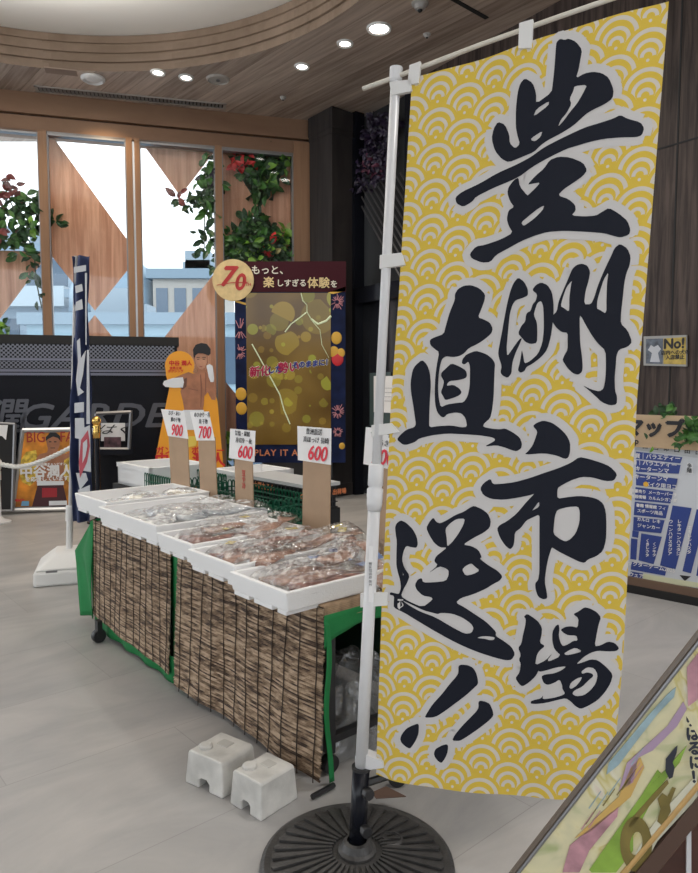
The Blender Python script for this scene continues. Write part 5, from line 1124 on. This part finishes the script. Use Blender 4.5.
# pole, crossbar, tabs, base
ps = empty('banner_pole_stand', (.02, 1.81, 0), 'white banner pole standing in a round black ribbed base', 'pole stand')
ptop = None
def onflag(x, y, off=-.01):
    u, v = p2f(x, y); return FO+FU*u+FV*v+FN*off
p_top = onflag(395, 66); p_bot = Z(358, 850, .06); p_bot = Vector((.022, 1.815, .05))
def pl(y): # point on pole at photo row y
    best = min((p_bot.lerp(p_top, k/400) for k in range(401)), key=lambda P: abs((CY-F*((P-C0).dot(Vector((0, math.sin(PIT), math.cos(PIT))))/(P-C0).dot(Vector((0, math.cos(PIT), -math.sin(PIT)))))) - y)); return best
MB().tube([pl(776), pl(505)], .0165, 16).build('lower_pole', M_pole, ps, smooth=True)
MB().tube([pl(504), pl(66)], .0125, 16).build('upper_pole', M_pole, ps, smooth=True)
MB().tube([pl(510), pl(503), pl(490), pl(488), pl(486), pl(466), pl(463)], [.0185, .021, .0215, .017, .0205, .020, .014], 18).build('joint', M_pole, ps, smooth=True)
MB().tube([pl(82), pl(80), pl(66), pl(64)], [.014, .0165, .0165, .010], 16).build('top_cap', M_pole, ps)
lab_ = frame(pl(572)+Vector((-.002, -.0172, 0)), (1, 0, 0), (p_top-p_bot)); mb = MB(lab_); mb.box((-.005, -.075, 0), (.006, .075, .001)); mb.build('sticker', M_paper, ps)
text('sticker_text', '注意 取扱説明書', .009, M_inkb, lab_ @ Matrix.Translation((.0005, 0, .0015)) @ Matrix.Rotation(PI/2, 4, 'Z'), ps, 0, 0, thick=.0001)
tag_ = ps
# crossbar
xb = [onflag(362, 88, -.006), onflag(395, 76, -.006), onflag(480, 43.5, -.006), onflag(560, 15, -.006), onflag(700, -33, -.006)]
MB().tube(xb, .0058, 10).build('crossbar', mat('bar_cream', (.66, .62, .54), .45), ps, smooth=True)
tabm = mat('tab_white', (.74, .73, .71), .7)
def tabq(pts, nm='loop_tab', off=.006, th=.012):
    mb = MB(); mb.prism([onflag(x, y, off) for x, y in pts], -FN*th); mb.build(nm, tabm, fl, bevel=.001)
tabq([(519.5, 24), (533.5, 20), (532, 49), (518.5, 49.5)]); tabq([(410, 66), (421, 62), (419, 84), (408, 86)]); tabq([(390, 83), (412, 80), (412, 92), (392, 96)])
tabq([(380.5, 255.5), (402, 253), (406, 265.5), (380, 269)]); tabq([(372, 425), (392, 423), (400, 432), (372, 437)]); tabq([(361, 593), (388, 592), (388, 605), (361, 607)])
mb = MB(); mb.prism([onflag(x, y, .008) for x, y in ((355.5, 755), (365, 753), (384, 760), (385, 767), (370, 769), (356, 769))], -FN*.034); mb.build('bottom_clip', M_pole, fl, bevel=.003)
# base
bc = Vector((.022, 1.815, 0)); mb = MB(); prof = [(.262, 0), (.265, .008), (.262, .02), (.252, .026), (.235, .022), (.06, .044), (.04, .044)]
mb.lathe(prof, bc, 64, cap=False); mb.build('base_plate', M_iron, ps, smooth=False)
mb = MB()
for k in range(36):
    a = 2*PI*k/36; 
    for r0_, r1_ in ((.068, .228),):
        u = Vector((math.cos(a), math.sin(a), 0)); v = Vector((-u.y, u.x, 0)); z_ = lambda r: .0225+(.235-r)/.175*.022
        w0, w1 = .0028, .0105
        pts = [bc+u*r0_-v*w0, bc+u*r1_-v*w1, bc+u*(r1_+.006), bc+u*r1_+v*w1, bc+u*r0_+v*w0]
        mb.add([p+Vector((0, 0, z_((p-bc).length)+.0005)) for p in pts]+[p+Vector((0, 0, z_((p-bc).length)+.0075)) for p in pts], [(9, 8, 7, 6, 5)[::-1]]+[(i, (i+1) % 5, (i+1) % 5+5, i+5) for i in range(5)])
mb.build('rib', M_iron, ps)
mb = MB(); mb.lathe([(.052, .035), (.052, .052), (.044, .058), (.036, .075), (.027, .078)], bc, 40, cap=False); mb.build('hub', M_iron, ps)
c2 = Z(391, 840, .04); mb = MB(); mb.lathe([(.034, .03), (.034, .044), (.027, .047), (.025, .038), (.001, .038)], (c2.x, c2.y, 0), 28, cap=False); mb.box((c2.x-.024, c2.y-.004, .036), (c2.x+.024, c2.y+.004, .048)); mb.build('plug', M_iron, ps)
up = (p_top-p_bot).normalized()
tb0 = bc+Vector((0, 0, .05)); tb1 = pl(768)
tl = MB().tube([tb0, tb1], .0235, 20).build('socket_tube', M_black, ps, smooth=True)
MB().tube([tb1-up*.004, tb1+up*.004], .026, 20).build('socket_rim', M_blackp, ps)
for yy in (786, 823):
    c = tb0.lerp(tb1, (850-yy)/(850-768)); d_ = Vector((.45, -.85, 0)).normalized(); mb = MB(frame(c+d_*.022, d_.cross(Vector((0, 0, 1))), (0, 0, 1)))
    mb2 = MB(); mb2.tube([c+d_*.018, c+d_*.04], .008, 10); mb2.build('bolt', M_blackp, ps)
    mb2 = MB(); zz_ = d_; mb2.tube([c+d_*.034, c+d_*.052], .016, 8); mb2.build('knob', M_blackp, ps, bevel=.002)

# small things near the base
c = Z(397, 777, .03); e = empty('floor_dolly', (c.x, c.y, 0), 'black castered bar on floor behind the banner base', 'dolly')
mb = MB(frame(Vector((c.x, c.y, .032)), (1, .2, 0), (0, 0, 1))); mb.lathe([(.012, -.014), (.03, -.014), (.032, -.008), (.032, .008), (.03, .014), (.012, .014)], n=20); mb.build('wheel', M_blackp, e)
MB().tube([Z(312, 797, .012), Z(334, 785, .012)], .009, 6).build('foot_bar', M_blackp, e); MB().tube([Z(366, 783, .05), Z(398, 773, .055)], .012, 6).build('foot_bar', M_blackp, e)
mb = MB(); mb.prism([Z(372, 793, .045), Z(386, 787, .05), Z(406, 797, .045), Z(376, 799, .045)], (0, 0, .003)); tag(mb.build('cardboard_scrap', mat('scrap_brown', (.12, .07, .05), .8)), 'torn brown cardboard scrap behind the round base', 'scrap')

# ------------------------------------------------------------------ map board on the right
M0 = Z(632, 592, 0); dm = (Z(698, 605, 0)-M0).normalized(); nm_ = Vector((dm.y, -dm.x, 0)); nm_ = -nm_ if nm_.y > 0 else nm_   # towards camera
def MP_(x, y, o=0): return V(x, y, M0+nm_*o, dm)
e = empty('floor_map_board', M0+dm*.3, 'white and blue floor guide board with wooden heading by the right wall', 'map board')
sA, sB = -.55, 1.3
def mbx(mb, s0, s1, z0, z1, o0, o1):
    q = [M0+dm*s+nm_*o for s, o in ((s0, o1), (s1, o1), (s1, o0), (s0, o0))]; mb.hexa([Vector((p.x, p.y, z0)) for p in q]+[Vector((p.x, p.y, z1)) for p in q]); return mb
zt = MP_(640, 447).z
mbx(MB(), sA, sB, .10, zt, -.03, 0).build('panel', mat('board_white', (.62, .65, .70), .4), e)
mbx(MB(), sA, sB, .05, .10, -.04, .02).build('wood_base', mat('base_wood', (.16, .10, .07), .5), e); mbx(MB(), sA, sB, 0, .05, -.05, .03).build('wood_base', M_blackm, e)
bl = mat('map_blue', (.035, .065, .27), .4); wt = M_paper
def mpoly(pts, m, nm, o=.003): MB().prism([MP_(x, y, o) for x, y in pts], nm_*.001).build(nm, m, e)
def cx(c): return [(628+x/4.365, 405+y/4.365) for x, y in c]
for q in ([(35, 203), (238, 228), (228, 255), (35, 235)], [(35, 240), (230, 262), (222, 300), (35, 292)], [(35, 298), (217, 322), (206, 368), (35, 350)], [(33, 358), (198, 378), (185, 430), (30, 415)], [(30, 422), (178, 438), (165, 495), (25, 480)], [(25, 488), (160, 503), (145, 560), (22, 548)], [(20, 548), (48, 552), (44, 580), (18, 575)],
          [(58, 560), (148, 575), (112, 695), (46, 678)], [(14, 582), (42, 586), (36, 676), (10, 672)], [(195, 438), (278, 450), (207, 718), (140, 700)], [(300, 455), (345, 462), (275, 735), (238, 725)], [(335, 520), (420, 530), (380, 760), (298, 745)], [(16, 684), (170, 712), (162, 745), (12, 718)], [(12, 726), (66, 735), (60, 766), (8, 755)], [(380, 300), (460, 310), (450, 500), (372, 490)]):
    mpoly(cx(q), bl, 'blue_block')
mpoly(cx([(68, 736), (330, 780), (330, 800), (64, 768)]), mat('map_cream', (.66, .68, .48), .5), 'cream_block'); mpoly(cx([(30, 165), (330, 195), (330, 235), (245, 222), (30, 196)]), mat('map_grey', (.5, .52, .55), .5), 'icon_row')
mpoly(cx([(258, 252), (283, 255), (283, 302), (256, 298)]), mat('map_pale', (.75, .77, .8), .5), 'index_tab'); mpoly(cx([(225, 742), (275, 748), (248, 768)]), M_inkb, 'here_arrow')
c_ = MP_(*cx([(78, 346)])[0], .005); mb = MB(frame(c_, dm, (0, 0, 1))); mb.lathe([(.016, 0), (.016, .001)], n=20); mb.build('yellow_dot', mat('map_orange', (.8, .45, .05), .5), e)
def mt(s_, x, y, sz, m, rot=0, bold=.0005, ang=0):
    text('map_text', s_, sz, m, frame(MP_(*cx([(x, y)])[0], .005), dm, (0, 0, 1)) @ Matrix.Rotation(ang, 4, 'Z'), e, bold)
for s_, x, y, sz in (('雑貨｜バラエティー', 115, 228, .034), ('書籍｜バラエティー', 100, 256, .034), ('レキーターンマ', 92, 283, .034), ('レキーターンマ', 88, 318, .034), ('バイク用ヨコ', 142, 353, .032), ('音響売り  メーカーパーラ', 110, 384, .024), ('機器情報  カルムシガンダ', 110, 408, .024), ('書籍 情報館 フィ', 100, 445, .024), ('スポーツ用品', 95, 468, .026), ('カルロ  レキ', 90, 505, .026), ('ジャンカー', 90, 532, .028), ('ンックターゲーム2025', 88, 705, .032), ('ウェア', 36, 744, .03)): mt(s_, x, y, sz, wt)
for s_, x, y, sz in (('ウ\nー\nン\nハ\nド\nス\nタ\nジ\nア', 185, 580, .026), ('レ\nキ\nタ\nー\nン\nハ\nス\nタ\nジ', 222, 580, .026), ('エ\nキ\nレ\nン\nハ\nス\nタ', 268, 590, .026), ('く\nき\nレ\nク\nタ', 85, 625, .024), ('く\nン\nキ\nタ', 115, 632, .024)): mt(s_, x, y, sz, wt)
mt('多\n階', 268, 277, .03, M_inkb)
for i in range(6): mt('凹凸命口田日'[i], 75+i*46, 182+i*5, .035, M_inkb)
zs0, zs1 = MP_(640, 441).z, MP_(660, 414).z
hd = mbx(MB(), sA, MP_(693, 430).x*0+((MP_(700, 430)-M0).dot(dm)), zt+.0, MP_(650, 415).z, -.02, .02).build('wood_heading', wood('pale_wood', (.42, .29, .18), (.62, .47, .31), math.atan2(dm.y, dm.x), .3, .5, .8, False), e)
text('heading_text', 'フロアマップ', .118, M_inkb, frame(MP_(655, 429, .024), dm, (0, 0, 1)) @ Matrix.Translation((-.185, .0, 0)), e, .007)
text('heading_text', 'Floor Map', .05, M_inkb, frame(MP_(638, 441.5, .024), dm, (0, 0, 1)) @ Matrix.Translation((-.1, 0, 0)), e, .001)
plant('artificial_plant', [(695, 432, 6, 30, 0), (691, 436, 4, 12, 0), (698, 424, 5, 16, 0)], M0, dm, nm_, .05, 'green artificial leaves at the right end of wooden map heading', seed=31, lsize=.08)
plant('artificial_plant', [(663, 412, 6, 16, 1), (668, 411, 4, 8, 0)], M0, dm, nm_, -.02, 'small green leaves on top of the wooden map heading', seed=32, lsize=.07)
plant('artificial_plant', [(682, 441, 6, 16, 0), (652, 442, 5, 6, 2)], M0, dm, nm_, .04, 'low grass sprigs along the bottom of the map heading', seed=33, lsize=.06)

# small notice on right wall
e = empty('wall_notice', RW(664, 350), 'small silver framed notice with dog drawing on dark wood wall', 'notice')
q4 = lambda x0, y0, x1, y1, o: [RW(x0, y1, -o), RW(x1, y1-.4, -o), RW(x1, y0-.9, -o), RW(x0, y0, -o)]
MB().prism([RW(644.5, 365.5, -.01), RW(687.5, 366.5, -.01), RW(687.5, 335, -.01), RW(644.5, 336.5, -.01)], -nr*.012).build('frame', mat('frame_grey', (.35, .35, .34), .5), e)
MB().prism([RW(646, 363.5, -.024), RW(662.5, 364, -.024), RW(663, 338.5, -.024), RW(646, 339, -.024)], -nr*.001).build('left_print', mat('print_greyblue', (.10, .12, .16), .4, var=.6, vscale=20), e)
MB().prism([RW(663.5, 364, -.024), RW(686, 364.5, -.024), RW(686, 337, -.024), RW(663.5, 338.5, -.024)], -nr*.001).build('right_print', mat('print_yellow', (.50, .36, .06), .4, var=.3, vscale=20), e)
wd_ = mat('print_whitegrey', (.55, .57, .62), .5)
MB().prism([RW(x, y, -.027) for x, y in ((648, 350), (651, 345), (654, 347), (658, 345), (661, 349), (658, 353), (660, 362), (650, 362), (652, 353))], -nr*.001).build('animal_print', wd_, e)
text('notice_text', 'No!', .10, M_inkb, frame(RW(674, 344, -.027), dr, (0, 0, 1)), e, .004)
text('notice_text', '店内への犬の\n入店禁止', .036, M_inkb, frame(RW(675, 355, -.027), dr, (0, 0, 1)), e, .001)
# papers behind the pole
e = empty('wall_poster', RW(386, 400, -.03), 'white notice sheet on dark wall seen just behind white pole', 'notice')
MB().prism([RW(374, 412, -.03), RW(393, 413, -.03), RW(393, 376, -.03), RW(374, 376, -.03)], -nr*.004).build('sheet', M_paper, e)
MB().prism([RW(370, 426, -.02), RW(391, 427, -.02), RW(391, 372, -.02), RW(370, 373, -.02)], -nr*.004).build('board', mat('board_teal', (.06, .09, .09), .4), e)
text('print', '一一一一\n一一一一\n一一一一\n一一一', .05, M_steel, frame(RW(387.5, 395, -.037), dr, (0, 0, 1)), e, 0)

# ------------------------------------------------------------------ slanted sign at lower right
E1 = cam2w(.438, .845, -.306).normalized()
Pn = C0+cam2w((519-CX)/F*.95, -(868-CY)/F*.95, .95)          # a point on the upper edge
ep = empty('slanted_signboard', Vector((Pn.x+.2, Pn.y, 0)), 'slanted glossy colourful signboard in wooden frame at lower right corner', 'signboard')
Nn = cam2w(-.18, .18, -1.0); Nn = (Nn-E1*Nn.dot(E1)).normalized(); E2 = E1.cross(Nn).normalized()
if E2.x < 0: E2 = -E2
def SG(x, y, o=0):
    r = ray(x, y); P = Pn+Nn*o; return C0+r*(Nn.dot(P-C0)/Nn.dot(r))
def spoly(pts, o, th, m, nm, par=ep, bevel=0): return MB().prism([SG(x, y, o) for x, y in pts], Nn*th).build(nm, m, par, bevel=bevel)
U0, U1, L0, L1 = (480, 918), (740, 585), (590, 915), (740, 736)
spoly([U0, U1, (740, 760), (600, 935)], -.012, .010, mat('board_edge', (.10, .075, .05), .5), 'backing')
ma = mat('art_yellow', (.70, .64, .36), .32, var=.1, vscale=9, stretch=(1, 1, 1)); N, L = nodes(ma)
rp = [n for n in N if n.type == 'VALTORGB'][0]; nz = [n for n in N if n.type == 'TEX_NOISE'][0]; nz.inputs['Distortion'].default_value = 1.2; nz.inputs['Detail'].default_value = 3; nz.inputs['Scale'].default_value = 11
el = rp.color_ramp.elements; el[0].position = .32; el[0].color = (.42, .46, .22, 1); el[1].position = .72; el[1].color = (.66, .50, .44, 1)
for p_, c_ in ((.42, (.66, .62, .40, 1)), (.52, (.74, .68, .42, 1)), (.58, (.60, .52, .20, 1)), (.64, (.76, .72, .56, 1))): e_ = el.new(p_); e_.color = c_
spoly([(484, 918), (740, 590), (740, 738), (594, 915)], -.001, .001, ma, 'artwork')
def band_(c, m, nm='artwork_shape', o=.001):
    spoly([(560+x/4.1, 660+y/4.1) for x, y in c], o, .0006, m, nm)
ag = mat('art_green', (.26, .42, .06), .35, var=.3, vscale=20); ap = mat('art_pink', (.50, .26, .30), .35, var=.35, vscale=30); apu = mat('art_lilac', (.42, .30, .42), .35); ab = mat('art_blue', (.30, .42, .46), .35, var=.3, vscale=40); ao = mat('art_olive', (.20, .155, .04), .35, var=.2, vscale=30); aor = mat('art_orange', (.62, .40, .12), .35); aw = mat('art_cream', (.66, .64, .50), .35)
band_([(120, 860), (330, 560), (400, 450), (430, 480), (300, 720), (300, 780), (230, 870), (130, 870)], ag)
band_([(300, 860), (310, 790), (370, 690), (440, 600), (560, 470), (566, 560), (400, 740), (330, 870)], aw, o=.0013)
band_([(10, 870), (40, 760), (110, 700), (240, 600), (235, 640), (120, 780), (80, 870)], ap)
band_([(240, 560), (290, 440), (330, 400), (345, 440), (290, 560), (130, 700), (60, 730)], aor)
band_([(275, 420), (440, 270), (505, 170), (520, 200), (480, 270), (380, 370), (340, 390), (320, 400), (300, 500), (240, 540)], apu)
band_([(200, 420), (260, 350), (350, 240), (440, 140), (475, 110), (468, 150), (400, 220), (300, 350), (240, 430), (190, 470)], ab)
band_([(330, 560), (440, 440), (520, 350), (490, 420), (400, 530), (300, 640)], ag, o=.0012)
band_([(520, 30), (566, -30), (600, 40), (566, 160), (525, 190)], ap, o=.0012)
ink2 = mat('art_ink', (.03, .035, .05), .35)
band_([(434, 405), (470, 360), (482, 350), (478, 380), (462, 420), (470, 440), (462, 480), (448, 487), (432, 455)], ink2, o=.0016)
band_([(400, 570), (420, 545), (440, 560), (460, 520), (475, 525), (450, 590), (455, 620), (420, 680), (398, 660), (412, 610)], ao, o=.0016)
band_([(300, 640), (390, 540), (440, 490), (446, 505), (395, 565), (330, 640), (290, 690), (280, 680)], ao, o=.0016)
mb = MB(); ring = [(560+(312+x)/4.1, 660+(755+y)/4.1) for x, y in [(70*math.cos(t)*.9+20*math.sin(t), 110*math.sin(t)-30*math.cos(t)) for t in [2*PI*k/20 for k in range(20)]]]
ring2 = [(560+(312+x)/4.1, 660+(752+y)/4.1) for x, y in [(26*math.cos(t), 48*math.sin(t)-10*math.cos(t)) for t in [2*PI*k/16 for k in range(16)]]]
mb.prism([SG(x, y, .0016) for x, y in ring], Nn*.0006, [[SG(x, y, .0016) for x, y in ring2]]); mb.build('artwork_shape', ao, ep)
rotm = frame(SG(695.5, 742, .002), cam2w(1, .05, 0), cam2w(.1, 1, 0))
text('artwork_text', 'く\nり\nは\nる\nに\n！', .018, ink2, frame(SG(694, 742, .0022), cam2w(1, .1, -.1), cam2w(.05, 1, 0)), ep, .0008, thick=.0001)
for k in range(26):
    rr_ = random.Random(k); x = rr_.uniform(60, 300); y = 780-x*1.05+rr_.uniform(-60, 30)
    if k % 2: continue
    spoly([(560+x/4.1, 660+y/4.1), (560+(x+50)/4.1, 660+(y-70)/4.1), (560+(x+52)/4.1, 660+(y-68)/4.1), (560+(x+4)/4.1, 660+(y+3)/4.1)], .0014, .0004, [ao, ab, ap][k % 3], 'artwork_line')
# clear cover, frame rails
M_cover = film('clear_cover', (1, 1, 1), .03, .04, .93, 2)
def rail(a, b, r_, m, nm, o=0): MB().tube([SG(*a, o), SG(*b, o)], r_, 8).build(nm, m, ep)
rail((478, 918.5), (742, 580), .0048, mat('rail_brown', (.13, .10, .075), .35), 'top_rail', -.004); rail((483, 918.5), (742, 587), .0022, M_steel, 'rail_bead', .001)
rail((586, 918), (742, 733), .0035, mat('rail_gold', (.55, .34, .12), .35), 'bottom_bead', .001)
spoly([(590, 922), (742, 738), (742, 760), (604, 932)], -.006, .012, mat('rail_brown2', (.09, .05, .035), .4), 'bottom_rail')
spoly([(604, 932), (742, 762), (742, 1200), (604, 1200)], -.03, .012, mat('panel_redbrown', (.085, .032, .022), .35, var=.3, vscale=6, stretch=(1, 1, 6)), 'side_panel')
spoly([(686, 824), (690.5, 822), (690.5, 1200), (684, 1200)], -.012, .012, mat('post_white', (.62, .62, .63), .4), 'post')
spoly([(691, 832), (742, 812), (742, 880), (691, 868)], -.028, .004, mat('bracket_grey', (.22, .24, .27), .35, metal=.4), 'bracket')
spoly([(691, 868), (742, 880), (742, 1200), (691, 1200)], -.028, .004, M_blackm, 'side_panel')
